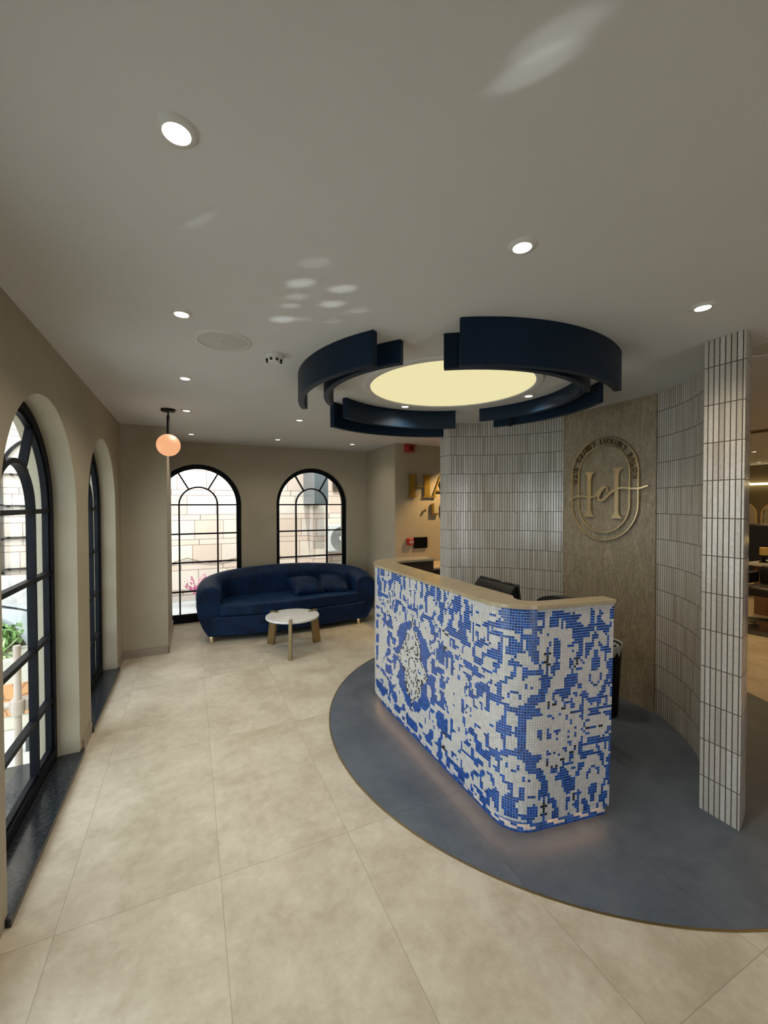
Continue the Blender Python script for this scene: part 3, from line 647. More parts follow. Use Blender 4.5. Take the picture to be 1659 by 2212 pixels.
def mosaic(name, z0, z1, rows, off, get, parent, lean=0):
    """glass tiles standing 2 mm proud of a grout skin"""
    verts, faces, mats, tint = [], [], [], []
    pz = (z1 - z0) / rows; px = DL / NC; g = .075
    for c in range(NC):
        s = c * px
        for r in range(rows):
            cols = [dpt(min(DL - 1e-4, s + u * px + lean * r / rows * min(1, max(0, 1.6 - s)))) for u in (g, 1 - g)]
            v = get(r, c); zt = z1 - (r + g) * pz; zb = z1 - (r + 1 - g) * pz
            k = len(verts); j = rnd.uniform(-.0003, .0003)
            for lift in (0, .0022 + j):
                for (p, nn), z in ((cols[0], zb), (cols[1], zb), (cols[1], zt), (cols[0], zt)):
                    q = p + nn * (off - lift); sh = .0006 if lift else 0
                    verts.append((q.x, q.y, z + (sh if z == zb else -sh)))
            for f in ((4, 5, 6, 7), (0, 1, 5, 4), (1, 2, 6, 5), (2, 3, 7, 6), (3, 0, 4, 7)):
                faces.append([k + i for i in f]); mats.append(v)
            tint += [rnd.random()] * 5
    k = len(verts); n = 150
    for i in range(n + 1):
        for sv, z in ((DL * i / n + lean * max(0, 1 - 4 * i / n), z0), (DL * i / n, z1)):
            p, nn = dpt(sv); q = p + nn * off; verts.append((q.x, q.y, z))
    for i in range(n):
        faces.append([k + 2 * i, k + 2 * i + 2, k + 2 * i + 3, k + 2 * i + 1]); mats.append(3); tint.append(.5)
    b = world_loc(parent)
    verts = [(x - b.x, y - b.y, z - b.z) for x, y, z in verts]
    me = bpy.data.meshes.new(name); me.from_pydata(verts, [], faces)
    for m in (mWhiteT, mBlueT, mBlackT, mGrout): me.materials.append(m)
    me.polygons.foreach_set('material_index', mats)
    at = me.attributes.new('tint', 'FLOAT', 'FACE'); at.data.foreach_set('value', tint)
    me.update()
    o = bpy.data.objects.new(name, me); link(o, parent)
    return o
mosaic('mosaic_tiles', .09, 1.15, NR, 0.0, lambda r, c: CELLS[r * NC + c], carc, .024)
prnd = random.Random(3); pw = []
run = 0; v = 1
for c in range(NC):
    if run <= 0:
        v = 1 - v; run = prnd.randint(2, 6) if v == 0 else prnd.randint(3, 9)
    pw.append(v); run -= 1
mosaic('plinth_tiles', .0, .088, 6, .05, lambda r, c: (pw[c] if r in (0, 1) else (pw[(c + r * 3) % NC] if r in (3, 4) else 1)), plinth)
# monitor on the worktop
mon = empty('monitor', (1.86, 2.17, .741), 'black computer monitor seen from behind on the reception desk', 'monitor')
def tilted(pts, cx, cz, t):   # helper: rotate (x,z) about (cx,cz)
    return [(cx + (x - cx) * cos(t) + (z - cz) * sin(t), cz - (x - cx) * sin(t) + (z - cz) * cos(t)) for x, z in pts]
T = radians(-9)
bm = BM(); prism(bm, [tilted([(1.885, .86), (1.905, .86), (1.905, 1.165), (1.885, 1.165)], 1.89, .86, T)], 1.98, 2.355, lambda a, b, d: (a, d, b))
obj('screen', bm, mScreen, mon, bevel=.004)
bm = BM(); prism(bm, [tilted([(1.885, .865), (1.885, 1.16), (1.868, 1.158), (1.80, 1.09), (1.80, .90)], 1.89, .86, T)], 1.985, 2.35, lambda a, b, d: (a, d, b))
obj('back_shell', bm, mBlack, mon, bevel=.006)
bm = BM(); box(bm, 1.83, 2.13, .75, 1.86, 2.21, .93); box(bm, 1.76, 2.06, .741, 1.96, 2.28, .755)
obj('stand', bm, mBlack, mon, bevel=.003)

# office chair behind the desk
ch = empty('office_chair', (2.32, 2.22, 0), 'black office chair behind the desk, only its rounded back top showing', 'chair')
bm = BM(); W = .24
prism(bm, [[(-W + .05, .56), (W - .05, .56), (W, .62), (W, .875)] + [(W * cos(pi * i / 16), .875 + .095 * sin(pi * i / 16)) for i in range(1, 16)] + [(-W, .875), (-W, .62)]], -.03, .03, lambda a, b, d: (2.50 + d + (b - .6) * .12 - .06 * 0 + .25 * a * a * -1, 2.24 + a, b))
obj('backrest', bm, mBlackSoft, ch, bevel=.012)
bm = BM(); box(bm, 2.06, 1.98, .43, 2.50, 2.46, .51); obj('seat', bm, mBlackSoft, ch, bevel=.03, seg=3)
bm = BM(); tube(bm, [(2.49, 2.22, .46), (2.53, 2.22, .5), (2.525, 2.23, .66)], .018); obj('back_support', bm, mBlack, ch, smooth=40)
bm = BM(); tube(bm, [(2.30, 2.22, .10), (2.30, 2.22, .44)], .028, 14); obj('gas_column', bm, mBlack, ch, smooth=40)
bm = BM()
for i in range(5):
    a = 2 * pi * i / 5 + .3
    tube(bm, [(2.30, 2.22, .11), (2.30 + .27 * cos(a), 2.22 + .27 * sin(a), .075)], [.024, .016], 8)
star = obj('star_base', bm, mBlack, ch, smooth=40)
for i in range(5):
    a = 2 * pi * i / 5 + .3
    bm = BM(); lathe(bm, [(0, -.018), (.03, -.018), (.03, .018), (0, .018)], (2.30 + .27 * cos(a), 2.22 + .27 * sin(a), .033), 16, axis='Y')
    obj('caster', bm, mBlack, star, smooth=40)

# waste bin beside the marble panel
bn = empty('waste_bin', (2.98, 2.245, .0025), 'black waste bin with a pale liner on the blue floor behind the desk', 'bin')
bm = BM(); lathe(bm, [(0, 0), (.105, 0), (.13, .56), (.124, .56), (.10, .01), (0, .01)], (2.98, 2.245, .003), 32); obj('bin_body', bm, mBlack, bn, smooth=40)
bm = BM(); lathe(bm, [(.119, .50), (.127, .565), (.1345, .57), (.139, .545), (.136, .50), (.133, .50), (.1335, .54), (.128, .555), (.122, .50)], (2.98, 2.245, .003), 40)
r2 = random.Random(5)
for v in bm.verts:
    if v.co.z < .52: v.co.z += r2.uniform(-.02, .03)
obj('bin_liner', bm, mGreyPlastic, bn, smooth=60)

# low counter against the lettered wall
sd = empty('side_counter', (3.6, 5.0, 0), 'low dark side counter with pale peach marble top under the wall lettering', 'counter')
bm = BM(); box(bm, 2.74, 4.77, 0.0, 4.58, 5.28, .79); obj('cabinet_body', bm, mDarkWood, sd, bevel=.003)
bm = BM(); box(bm, 2.70, 4.73, .79, 4.62, 5.282, .82); obj('counter_slab', bm, mPinkTop, sd, bevel=.004)

# ------------------------------------------------------------------ sofa
sofa = empty('sofa', (1.21, 5.75, 0), 'royal blue velvet curved sofa with wrap round arms under the back windows', 'sofa')
def sofa_back():
    # plan path of the arm / back roll centre line
    path = []
    cx, yb, yf = 1.215, 6.015, 5.385
    hw = 1.0
    n = 60
    P = [(.205, yf)]
    for i in range(1, 8): P.append((.205 - .012 * sin(pi * i / 8), yf + (5.66 - yf) * i / 8))
    for i in range(0, 13):
        a = pi / 2 * i / 12
        P.append((.205 + .42 * (1 - cos(a)), 5.66 + (yb - 5.66) * sin(a)))
    L = P[-1][0]
    for i in range(1, 14): P.append((L + (cx - L) * i / 13, yb + .035 * sin(pi / 2 * i / 13)))
    P += [(2 * cx - x, y) for x, y in P[::-1][1:]]
    P = [Vector(p) for p in P]
    S_ = [0]
    for a, b in zip(P, P[1:]): S_.append(S_[-1] + (b - a).length)
    bm = BM(); rings = []
    for i, p in enumerate(P):
        t = (P[min(i + 1, len(P) - 1)] - P[max(i - 1, 0)]).normalized()
        nr = Vector((-t.y, t.x))               # outward (left of travel)
        f = sin(pi * S_[i] / S_[-1]) ** .8
        zt = .668 + .145 * f
        ti = .135 + .005 * f
        zc = zt - .135
        prof = [(.02, .07), (.075, .16), (.125, .30), (.143, .42), (.143, zc)]
        prof += [(.143 * cos(pi * k / 14), zc + .135 * sin(pi * k / 14)) for k in range(1, 14)]
        prof += [(-.135, zc), (-.138, .40), (-.138, .07)]
        rings.append([bm.verts.new((p.x + nr.x * o, p.y + nr.y * o, z)) for o, z in prof])
    for A, B in zip(rings, rings[1:]):
        for k in range(len(A)):
            bm.faces.new((A[k], A[(k + 1) % len(A)], B[(k + 1) % len(A)], B[k]))
    bm.faces.new(rings[0]); bm.faces.new(rings[-1][::-1])
    return obj('backrest', bm, mVelvet, sofa, bevel=.016, seg=3)
sofa_back()
def fy(x):    # front edge of the seat in plan
    t = (x - 1.215) / .9
    return 5.272 + .085 * t * t + .022 * sin(t * 3.1)
def slab(z0, z1, dy, x0=.30, x1=2.13):
    n = 40
    pts = [(x0 + (x1 - x0) * i / n, fy(x0 + (x1 - x0) * i / n) + dy) for i in range(n + 1)]
    return [(x1, 5.95)] + [(x0, 5.95)] + pts
bm = BM(); prism(bm, [slab(0, 0, .0, .20, 2.23)], .07, .305, plan); obj('seat_base', bm, mVelvet, sofa, bevel=.02, seg=3)
bm = BM(); prism(bm, [slab(0, 0, .004)], .309, .437, plan); seatc = obj('seat_cushion', bm, mVelvet, sofa, bevel=.022, seg=4)
bm = BM(); pts = [(.33 + 1.77 * i / 50, fy(.33 + 1.77 * i / 50) + .008, .428) for i in range(51)]; tube(bm, pts, .006, 8)
obj('piping', bm, mVelvet, seatc, smooth=60)
for x, y in ((.215, 5.40), (2.12, 5.40), (.27, 5.95), (2.16, 5.95)):
    bm = BM(); lathe(bm, [(0, 0), (.016, 0), (.019, .01), (.024, .035), (.021, .042), (.030, .05), (.032, .06), (.026, .075), (0, .075)], (x, y, 0), 20)
    obj('foot', bm, mGold, sofa, smooth=40)
def pillow(name, label, c, w, h, t, rot, grp):
    bm = BM(); n = 22; grid = {}
    for s in (1, -1):
        for i in range(n + 1):
            for j in range(n + 1):
                u, v = 2 * i / n - 1, 2 * j / n - 1
                edge = max(abs(u), abs(v)) > .999
                if s == -1 and edge: grid[(s, i, j)] = grid[(1, i, j)]; continue
                k = ((1 - abs(u) ** 2.6) * (1 - abs(v) ** 2.6)) ** .5
                pinch = 1 - .07 * (1 - abs(u * v)) * (abs(u) ** 4 + abs(v) ** 4) * .8
                wob = 1 + .10 * sin(5 * u + 2 * v) * k
                grid[(s, i, j)] = bm.verts.new((u * w / 2 * pinch, v * h / 2 * pinch, s * t / 2 * k * wob))
    for s in (1, -1):
        for i in range(n):
            for j in range(n):
                f = [grid[(s, i, j)], grid[(s, i + 1, j)], grid[(s, i + 1, j + 1)], grid[(s, i, j + 1)]]
                bm.faces.new(f if s == 1 else f[::-1])
    mt = Matrix.Translation(c) @ Euler(rot).to_matrix().to_4x4()
    bmesh.ops.transform(bm, matrix=mt, verts=bm.verts)
    o = obj(name, bm, mVelvet, smooth=180, origin=c)
    return tag(o, label, 'cushion', grp)
pillow('cushion', 'blue velvet cushion lying on the sofa, left of the pair', (1.455, 5.70, .530), .45, .40, .19, (radians(23), radians(5), radians(8)), 'cushions on the sofa')
pillow('cushion', 'blue velvet cushion nearer the right sofa arm', (1.865, 5.72, .525), .46, .40, .18, (radians(22), radians(8), radians(-10)), 'cushions on the sofa')

# ------------------------------------------------------------------ coffee table
TBC = (1.058, 4.77)
tb = empty('coffee_table', (*TBC, 0), 'small round white marble coffee table on three brass slab legs', 'table')
bm = BM(); lathe(bm, [(0, .362), (.285, .362), (.303, .370), (.305, .380), (.300, .390), (0, .392)], (*TBC, 0), 64); obj('tabletop', bm, mWhiteMarble, tb, smooth=35)
for a in (-107, 126.5, 19.5):
    a = radians(a); c, s = cos(a), sin(a)
    mp = lambda r, z, d: (TBC[0] + r * c - d * s, TBC[1] + r * s + d * c, z)
    bm = BM(); prism(bm, [[(.285, 0), (.385, 0), (.335, .404), (.225, .404), (.225, .393), (.300, .391), (.303, .362), (.245, .362)]], -.017, .017, mp)
    obj('leg', bm, mBronze, tb, bevel=.003)

# ------------------------------------------------------------------ pendant lamp
GL = (-.177, 4.263)
pl = empty('pendant_lamp', (*GL, CEIL), 'black stemmed pendant lamp with a glowing peach globe', 'lamp')
bm = BM(); lathe(bm, [(0, CEIL), (.06, CEIL), (.06, CEIL - .018), (.055, CEIL - .022), (0, CEIL - .022)], (*GL, 0), 32); obj('canopy', bm, mBlack, pl, smooth=40)
bm = BM(); tube(bm, [(*GL, CEIL - .02), (*GL, CEIL - .055)], .006); lathe(bm, [(0, 0), (.010, .004), (.011, .014), (.004, .024), (0, .024)], (*GL, CEIL - .068), 14); obj('swivel_joint', bm, mBlack, pl, smooth=40)
bm = BM(); tube(bm, [(*GL, CEIL - .068), (*GL, 2.300)], .0135, 16); obj('stem', bm, mBlack, pl, smooth=40)
bm = BM(); lathe(bm, [(0, -.1)] + [(.1 * cos(radians(t)), .1 * sin(radians(t))) for t in range(-80, 81, 8)] + [(0, .1)], (*GL, 2.209), 40); obj('globe_shade', bm, mGlobe, pl, smooth=180)
# ------------------------------------------------------------------ ceiling feature
FC = (1.71, 2.525)
def fin(r1, a0, a1, drop, label, grp):
    a0, a1 = radians(a0), radians(a1); r0 = r1 - .042
    bm = BM(); n = 48
    prism(bm, [arcpts(FC, r1, a0, a1, n) + arcpts(FC, r0, a0, a1, n)[::-1]], CEIL - drop, CEIL, plan)
    o = obj('ceiling_fin', bm, mNavy, bevel=.004, origin=(FC[0], FC[1], CEIL))
    tag(o, label, 'ceiling decoration', grp)
G1, G2 = 'outer curved ceiling fins', 'inner curved ceiling fins'
fin(1.080, 153.7, 215.3, .175, 'outer navy curved ceiling fin nearest the smoke detector', G1)
fin(1.080, 59.5, 125.5, .212, 'outer navy curved ceiling fin above the far end of the desk', G1)
fin(1.080, -27.7, 33.5, .145, 'outer navy curved ceiling fin nearest the marble panel', G1)
fin(1.080, -121.8, -61, .223, 'large outer navy curved ceiling fin nearest the camera', G1)
fin(.907, 147.5, 219.2, .125, 'inner navy curved ceiling fin on the smoke detector side', G2)
fin(.907, 52.9, 129.7, .162, 'inner navy curved ceiling fin above the far end of the desk', G2)
fin(.907, -36.8, 38.6, .112, 'inner navy curved ceiling fin on the marble panel side', G2)
fin(.907, -126.3, -54, .178, 'inner navy curved ceiling fin closest to the camera', G2)
dp = empty('ceiling_light_panel', (1.745, 2.575, CEIL), 'large round glowing yellow ceiling light panel inside the navy fins', 'ceiling light')
bm = BM(); lathe(bm, [(0, -.004), (.592, -.004), (.592, 0)], (1.745, 2.575, CEIL), 96); obj('diffuser', bm, mDisc, dp, smooth=40)
bm = BM(); lathe(bm, [(.592, 0), (.594, -.010), (.612, -.014), (.640, -.010), (.648, 0)], (1.745, 2.575, CEIL), 96); obj('rim', bm, mCeil, dp, smooth=40)

# ---- downlights
def downlight(x, y, label, grp, power=None, warm=(1, .90, .76)):
    r = empty('ceiling_light', (x, y, CEIL), label, 'ceiling light', grp)
    bm = BM(); lathe(bm, [(.029, -.003), (.031, -.009), (.043, -.007), (.048, 0)], (x, y, CEIL), 32); obj('trim_ring', bm, mWhitePlastic, r, smooth=50)
    bm = BM(); lathe(bm, [(0, -.0045), (.0295, -.0045), (.0295, 0)], (x, y, CEIL), 32); obj('lens', bm, mLens, r, smooth=40)
    return r
def spot(x, y, z, power, color=(1, .88, .70), size=140, blend=1.0, rad=.03, rot=(0, 0, 0)):
    l = bpy.data.lights.new('downlight_or_fill', 'SPOT'); l.energy = power; l.color = color
    l.spot_size = radians(size); l.spot_blend = blend; l.shadow_soft_size = rad
    o = bpy.data.objects.new('downlight_or_fill', l); o.location = (x, y, z); o.rotation_euler = rot
    link(o); return o
DG = 'recessed round downlights'
SPOT_W = SPOTW
DLS = [((-.021, 1.09), 'bright recessed downlight nearest the top left of the picture'),
       ((1.018, 1.08), 'bright recessed downlight in front of the large navy fin'),
       ((2.052, 1.075), 'recessed downlight in front of the tiled screen wall end'),
       ((-.029, 2.105), 'recessed downlight beside the round ceiling speaker'),
       ((-.025, 3.161), 'recessed downlight between the speaker and the pendant lamp'),
       ((-.025, 4.234), 'recessed downlight just beside the pendant lamp'),
       ((.016, 5.61), 'recessed downlight in front of the left back window'),
       ((1.022, 4.236), 'recessed downlight above the coffee table'),
       ((1.061, 5.612), 'recessed downlight above the middle of the sofa'),
       ((2.114, 5.606), 'recessed downlight in the corner above the right sofa arm'),
       ((1.726, 3.255), 'recessed downlight inside the navy fins, at the far side of the glowing panel'),
       ((2.456, 2.527), 'recessed downlight inside the navy fins, at the right side of the glowing panel')]
d0 = None
for (x, y), lab in DLS:
    if d0 is None: d0 = downlight(x, y, lab, DG)
    else: dup(d0, (x, y, CEIL), lab, DG)
    spot(x, y, CEIL - .02, SPOT_W if y < 5 else SPOT_W * .6)
for x, y in ((-.02, 0), (1.02, 0), (2.05, 0), (-.02, -1.1), (1.02, -1.1), (2.05, -1.1), (1.02, -2.2), (3.1, 0), (3.1, -1.1)):  # unseen fill lamps added behind the camera, without ceiling fittings
    spot(x, y, CEIL - .01, SPOT_W * .12)

# ---- ceiling speakers, smoke detector
def speaker(x, y, label, R=.145):
    s = empty('ceiling_speaker', (x, y, CEIL), label, 'speaker', 'round ceiling speakers')
    bm = BM(); lathe(bm, [(R - .020, -.003), (R - .018, -.008), (R - .004, -.006), (R, 0)], (x, y, CEIL), 64); obj('rim', bm, mWhitePlastic, s, smooth=50)
    bm = BM(); lathe(bm, [(0, -.006), (R - .03, -.005), (R - .019, -.003)], (x, y, CEIL), 48); obj('grille', bm, mGrille, s, smooth=50)
    bm = BM(); box(bm, x - .008, y - .004, CEIL - .008, x + .008, y + .004, CEIL - .005); obj('badge', bm, mGreyPlastic, s)
    return s
speaker(.165, 2.367, 'round white mesh ceiling speaker above the left side of the room')
speaker(2.93, 1.19, 'round ceiling speaker cut by the right picture edge beside the screen wall')
sm = empty('smoke_detector', (.447, 2.461, CEIL), 'small white smoke detector beside the ceiling speaker', 'smoke detector')
bm = BM(); lathe(bm, [(0, 0), (.055, 0), (.054, -.020), (.050, -.026), (.043, -.027)], (.447, 2.461, CEIL), 40); obj('base', bm, mWhitePlastic, sm, smooth=40)
bm = BM(); lathe(bm, [(.046, -.027), (.033, -.045), (.029, -.050), (0, -.051)], (.447, 2.461, CEIL), 40); head = obj('sensor_head', bm, mWhitePlastic, sm, smooth=40)
for i in range(8):
    a = i * pi / 4 + .2
    c, s = cos(a), sin(a)
    bm = BM()
    for k in (-.006, .001):
        vs = box(bm, .0375, k, -.043, .047, k + .004, -.030)
        bmesh.ops.transform(bm, matrix=Matrix.Translation((.447, 2.461, CEIL)) @ Matrix.Rotation(a, 4, 'Z'), verts=vs)
    obj('vent_slot', bm, mBlack, head)
sp_ = empty('sprinkler', (2.62, 2.92, CEIL), 'tiny dark ceiling sensor hanging below the fin by the tiled wall', 'sensor')
bm = BM(); lathe(bm, [(0, 0), (.012, 0), (.012, -.14), (.02, -.145), (.02, -.16), (.01, -.168), (0, -.168)], (2.62, 2.92, CEIL), 20); obj('sensor_body', bm, mBlack, sp_, smooth=40)

# ------------------------------------------------------------------ wall lettering (serif capitals as outlines, unit height 1)
def serif_H(w=1.15):
    s, f, t = .285, .06, .045      # stem, serif overhang, serif thickness
    def stem(x):
        return [(x - f, 0), (x + s + f, 0), (x + s + f, t * .6), (x + s, t + .05), (x + s, 1 - t - .05), (x + s + f, 1 - t * .6), (x + s + f, 1), (x - f, 1), (x - f, 1 - t * .6), (x, 1 - t - .05), (x, t + .05), (x - f, t * .6)]
    b = w - s - f
    return [[stem(f)], [stem(b)], [[(f + s - .01, .47), (b + .01, .47), (b + .01, .52), (f + s - .01, .52)]]]
def serif_I():
    s, f, t = .285, .06, .045; x = f
    return [[[(x - f, 0), (x + s + f, 0), (x + s + f, t * .6), (x + s, t + .05), (x + s, 1 - t - .05), (x + s + f, 1 - t * .6), (x + s + f, 1), (x - f, 1), (x - f, 1 - t * .6), (x, 1 - t - .05), (x, t + .05), (x - f, t * .6)]]]
def serif_A():
    return [[[(.0, 0), (.26, 0), (.26, .03), (.20, .05), (.27, .27), (.62, .27), (.69, .05), (.63, .03), (.63, 0), (1.12, 0), (1.12, .03), (1.05, .06), (.66, 1.0), (.50, 1.0), (.10, .06), (.0, .03)],
             [(.295, .33), (.44, .78), (.60, .33)]]]
def serif_R():
    return serif_I() + [[[(.33, .50), (.62, .47), (.93, .03), (1.08, 0), (1.12, .05), (.80, .53), (.92, .64), (.92, .85), (.78, .97), (.60, 1), (.33, 1), (.33, .95), (.55, .94), (.63, .84), (.63, .66), (.55, .56), (.33, .55)]]]
def sans_L(): return [[[(0, 0), (.66, 0), (.66, .14), (.22, .14), (.22, 1), (0, 1)]]]
def sans_U():
    o = [(0, 1), (0, .32)] + [(.38 + .38 * cos(pi + pi * i / 14), .32 + .32 * sin(pi + pi * i / 14)) for i in range(1, 14)] + [(.76, .32), (.76, 1), (.56, 1), (.56, .34)]
    return [[o + [(.38 + .18 * cos(-pi * i / 14), .34 + .17 * sin(-pi * i / 14)) for i in range(1, 14)] + [(.20, .34), (.20, 1)]]]
def sans_X(): return [[[(0, 0), (.22, 0), (.40, .32), (.58, 0), (.80, 0), (.51, .5), (.80, 1), (.58, 1), (.40, .68), (.22, 1), (0, 1), (.29, .5)]]]
def letters(root, items, z0, h, depth, standoff, mat):
    for nm, x0, sh in items:
        bm = BM()
        for loops in sh:
            prism(bm, loops, -standoff - depth, -standoff, lambda a, b, d: (x0 + a * h, 5.295 + d, z0 + b * h))
        # two standoff pins
        tube(bm, [(x0 + .18 * h, 5.295, z0 + .1 * h), (x0 + .18 * h, 5.294 - standoff, z0 + .1 * h)], .004, 6)
        obj('letter', bm, mat, root)
sg = empty('wall_lettering', (2.84, 5.295, 1.766), 'large brass serif letters starting with HA on the alcove wall', 'sign', 'brass wall letters')
letters(sg, [('H', 2.843, serif_H()), ('A', 3.225, serif_A()), ('I', 3.63, serif_I()), ('R', 3.81, serif_R())], 1.766, .332, .018, .014, mGoldDull)
sg2 = empty('wall_lettering', (3.1, 5.295, 1.509), 'smaller raised brass letters with a dot, below the large HA', 'sign', 'brass wall letters')
letters(sg2, [('L', 3.231, sans_L()), ('U', 3.405, sans_U()), ('X', 3.60, sans_X())], 1.509, .170, .03, .012, mGoldDull)
bm = BM(); lathe(bm, [(0, -.04), (.019, -.04), (.019, 0), (0, 0)], (3.117, 5.295, 1.575), 24, axis='Y'); obj('dot', bm, mGold, sg2, smooth=40)

# fire alarm items and wall screen
al = empty('alarm_sounder', (2.857, 5.295, 2.475), 'red alarm sounder high on the alcove wall under the ceiling', 'alarm')
bm = BM(); box(bm, 2.79, 5.225, 2.415, 2.925, 5.295, 2.53); obj('housing', bm, mRed, al, bevel=.012, seg=3)
bm = BM(); box(bm, 2.845, 5.216, 2.437, 2.905, 5.228, 2.51); obj('lens', bm, mRedDark, al, bevel=.006)
bm = BM(); box(bm, 2.855, 5.214, 2.512, 2.885, 5.226, 2.52); obj('indicator', bm, mGreyPlastic, al)
bm = BM(); box(bm, 2.862, 5.214, 2.428, 2.876, 5.226, 2.434); obj('indicator', bm, mGreyPlastic, al)
cp = empty('call_point', (2.876, 5.295, 1.127), 'square red fire call point beside the black wall screen', 'alarm')
bm = BM(); box(bm, 2.825, 5.25, 1.078, 2.93, 5.295, 1.177); obj('housing', bm, mRed, cp, bevel=.008)
bm = BM(); box(bm, 2.855, 5.246, 1.105, 2.918, 5.252, 1.142); press = obj('press_plate', bm, mGreyPlastic, cp)
bm = BM(); lathe(bm, [(0, -.004), (.007, -.004), (.007, 0)], (2.882, 5.246, 1.123), 16, axis='Y'); obj('button_mark', bm, mBlack, press)
bm = BM(); lathe(bm, [(0, -.003), (.004, -.003), (.004, 0)], (2.906, 5.246, 1.123), 12, axis='Y'); obj('button_mark', bm, mBlack, press)
bm = BM(); box(bm, 2.862, 5.247, 1.160, 2.905, 5.252, 1.167); obj('label_strip', bm, mWhitePlastic, cp)
bm = BM(); box(bm, 2.876, 5.247, 1.086, 2.892, 5.252, 1.092); obj('label_strip', bm, mWhitePlastic, cp)
ws = empty('wall_screen', (3.056, 5.295, 1.104), 'small black touch screen mounted beside the red call point', 'screen')
bm = BM(); box(bm, 2.944, 5.272, 1.023, 3.168, 5.295, 1.185); obj('casing', bm, mBlack, ws, bevel=.004)
bm = BM(); box(bm, 2.951, 5.269, 1.030, 3.161, 5.274, 1.178); obj('display', bm, mScreen, ws)

# ------------------------------------------------------------------ emblem on the marble panel
em = empty('wall_emblem', (3.33, 2.5165, 1.8), 'polished brass oval emblem with a script monogram on the brown marble panel', 'sign')
EC = 2.5165
def emp(a, b, d): return (3.332 - d, EC - a, b)
def stadium(R, zt, zb, n=40):
    return [(R * cos(pi * i / n), zt + R * sin(pi * i / n)) for i in range(n + 1)] + [(-R * cos(pi * i / n), zb - R * sin(pi * i / n)) for i in range(n + 1)]
for nm, R, zt, zb in (('outer_ring', .3275, 1.931, 1.6725), ('inner_ring', .2535, 1.9315, 1.6635)):
    bm = BM(); prism(bm, [stadium(R, zt, zb), stadium(R - .0085, zt, zb)], .008, .022, emp); obj(nm, bm, mGold, em, smooth=40)
def ZZ(y): return 1.717 + (1300 - y) * .000481
def AA(x): return (x - 752) * .000514
for xc, yt, yb in ((490, 800, 1645), (1013, 762, 1662)):
    L = [(-110, yb), (110, yb), (110, yb - 8), (70, yb - 28), (42, yb - 75), (33, yb - 130), (33, yt + 150), (45, yt + 90), (80, yt + 25), (125, yt + 8), (125, yt), (-90, yt), (-90, yt + 8), (-55, yt + 32), (-35, yt + 90), (-33, yt + 150), (-33, yb - 130), (-42, yb - 75), (-70, yb - 28), (-110, yb - 8)]
    bm = BM(); prism(bm, [[(AA(xc + x), ZZ(y)) for x, y in L]], .010, .024, emp); obj('letter_stem', bm, mGold, em)
def ribbon(bm, pts, d0, d1):
    P = [(Vector((AA(x), ZZ(y))), w * .000495 / 2) for x, y, w in pts]
    # smooth with Catmull-Rom
    Q = []
    for i in range(len(P) - 1):
        p0, p1, p2, p3 = P[max(i - 1, 0)][0], P[i][0], P[i + 1][0], P[min(i + 2, len(P) - 1)][0]
        for k in range(6):
            t = k / 6
            Q.append((.5 * (2 * p1 + (p2 - p0) * t + (2 * p0 - 5 * p1 + 4 * p2 - p3) * t * t + (3 * p1 - p0 - 3 * p2 + p3) * t ** 3), P[i][1] * (1 - t) + P[i + 1][1] * t))
    Q.append(P[-1])
    rows = []
    for i, (p, w) in enumerate(Q):
        t = (Q[min(i + 1, len(Q) - 1)][0] - Q[max(i - 1, 0)][0]).normalized(); n = Vector((-t.y, t.x))
        q, r = p + n * w, p - n * w
        rows.append([bm.verts.new(emp(*q, d0)), bm.verts.new(emp(*r, d0)), bm.verts.new(emp(*r, d1)), bm.verts.new(emp(*q, d1))])
    for A, B in zip(rows, rows[1:]):
        for k in range(4): bm.faces.new((A[k], A[(k + 1) % 4], B[(k + 1) % 4], B[k]))
    bm.faces.new(rows[0]); bm.faces.new(rows[-1][::-1])
bm = BM()
ribbon(bm, [(80, 1330, 6), (160, 1285, 24), (270, 1255, 30), (400, 1258, 32), (490, 1275, 32), (580, 1270, 34), (650, 1235, 40), (705, 1165, 38), (755, 1110, 34), (800, 1090, 30), (835, 1105, 28), (843, 1145, 24), (822, 1185, 8)], .018, .028)
ribbon(bm, [(800, 1110, 10), (745, 1165, 26), (700, 1230, 34), (678, 1285, 36), (700, 1325, 36), (750, 1335, 36), (810, 1305, 36), (870, 1245, 36), (940, 1185, 36), (1010, 1145, 36), (1090, 1120, 34), (1180, 1122, 32), (1270, 1138, 30), (1370, 1140, 28), (1440, 1132, 26), (1500, 1112, 26), (1545, 1102, 18)], .0185, .0285)
obj('script_stroke', bm, mGold, em, smooth=40)
TXT = 'HAIR CANDY LUXURY SALON'
RM, ZT_, hgt = .290, 1.931, .044
# path: up the left side, over the top, down the right side; u is the distance from the left start
def pathpt(u):
    s0 = .072
    if u < s0: return -RM, ZT_ - (s0 - u), pi / 2
    u -= s0
    if u < pi * RM:
        a = pi - u / RM
        return RM * cos(a), ZT_ + RM * sin(a), a - pi / 2
    u -= pi * RM
    return RM, ZT_ - u, -pi / 2
meshes = {}
for chx in set(TXT.replace(' ', '')):
    cu = bpy.data.curves.new('letter_outline', 'FONT'); cu.body = chx; cu.size = 1.0; cu.extrude = .04; cu.align_x = 'CENTER'; cu.resolution_u = 4
    to = bpy.data.objects.new('letter_outline', cu); COL.objects.link(to)
    bpy.context.view_layer.update()
    dg = bpy.context.evaluated_depsgraph_get()
    me = bpy.data.meshes.new_from_object(to.evaluated_get(dg)); meshes[chx] = me
    bpy.data.objects.remove(to); bpy.data.curves.remove(cu)
total = .072 + pi * RM + .058
adv = {c: (max(v.co.x for v in me.vertices) - min(v.co.x for v in me.vertices)) for c, me in meshes.items()}
ws_ = [adv.get(c, .42) + .20 for c in TXT]
kk = total / (sum(ws_) - .2)
u = 0
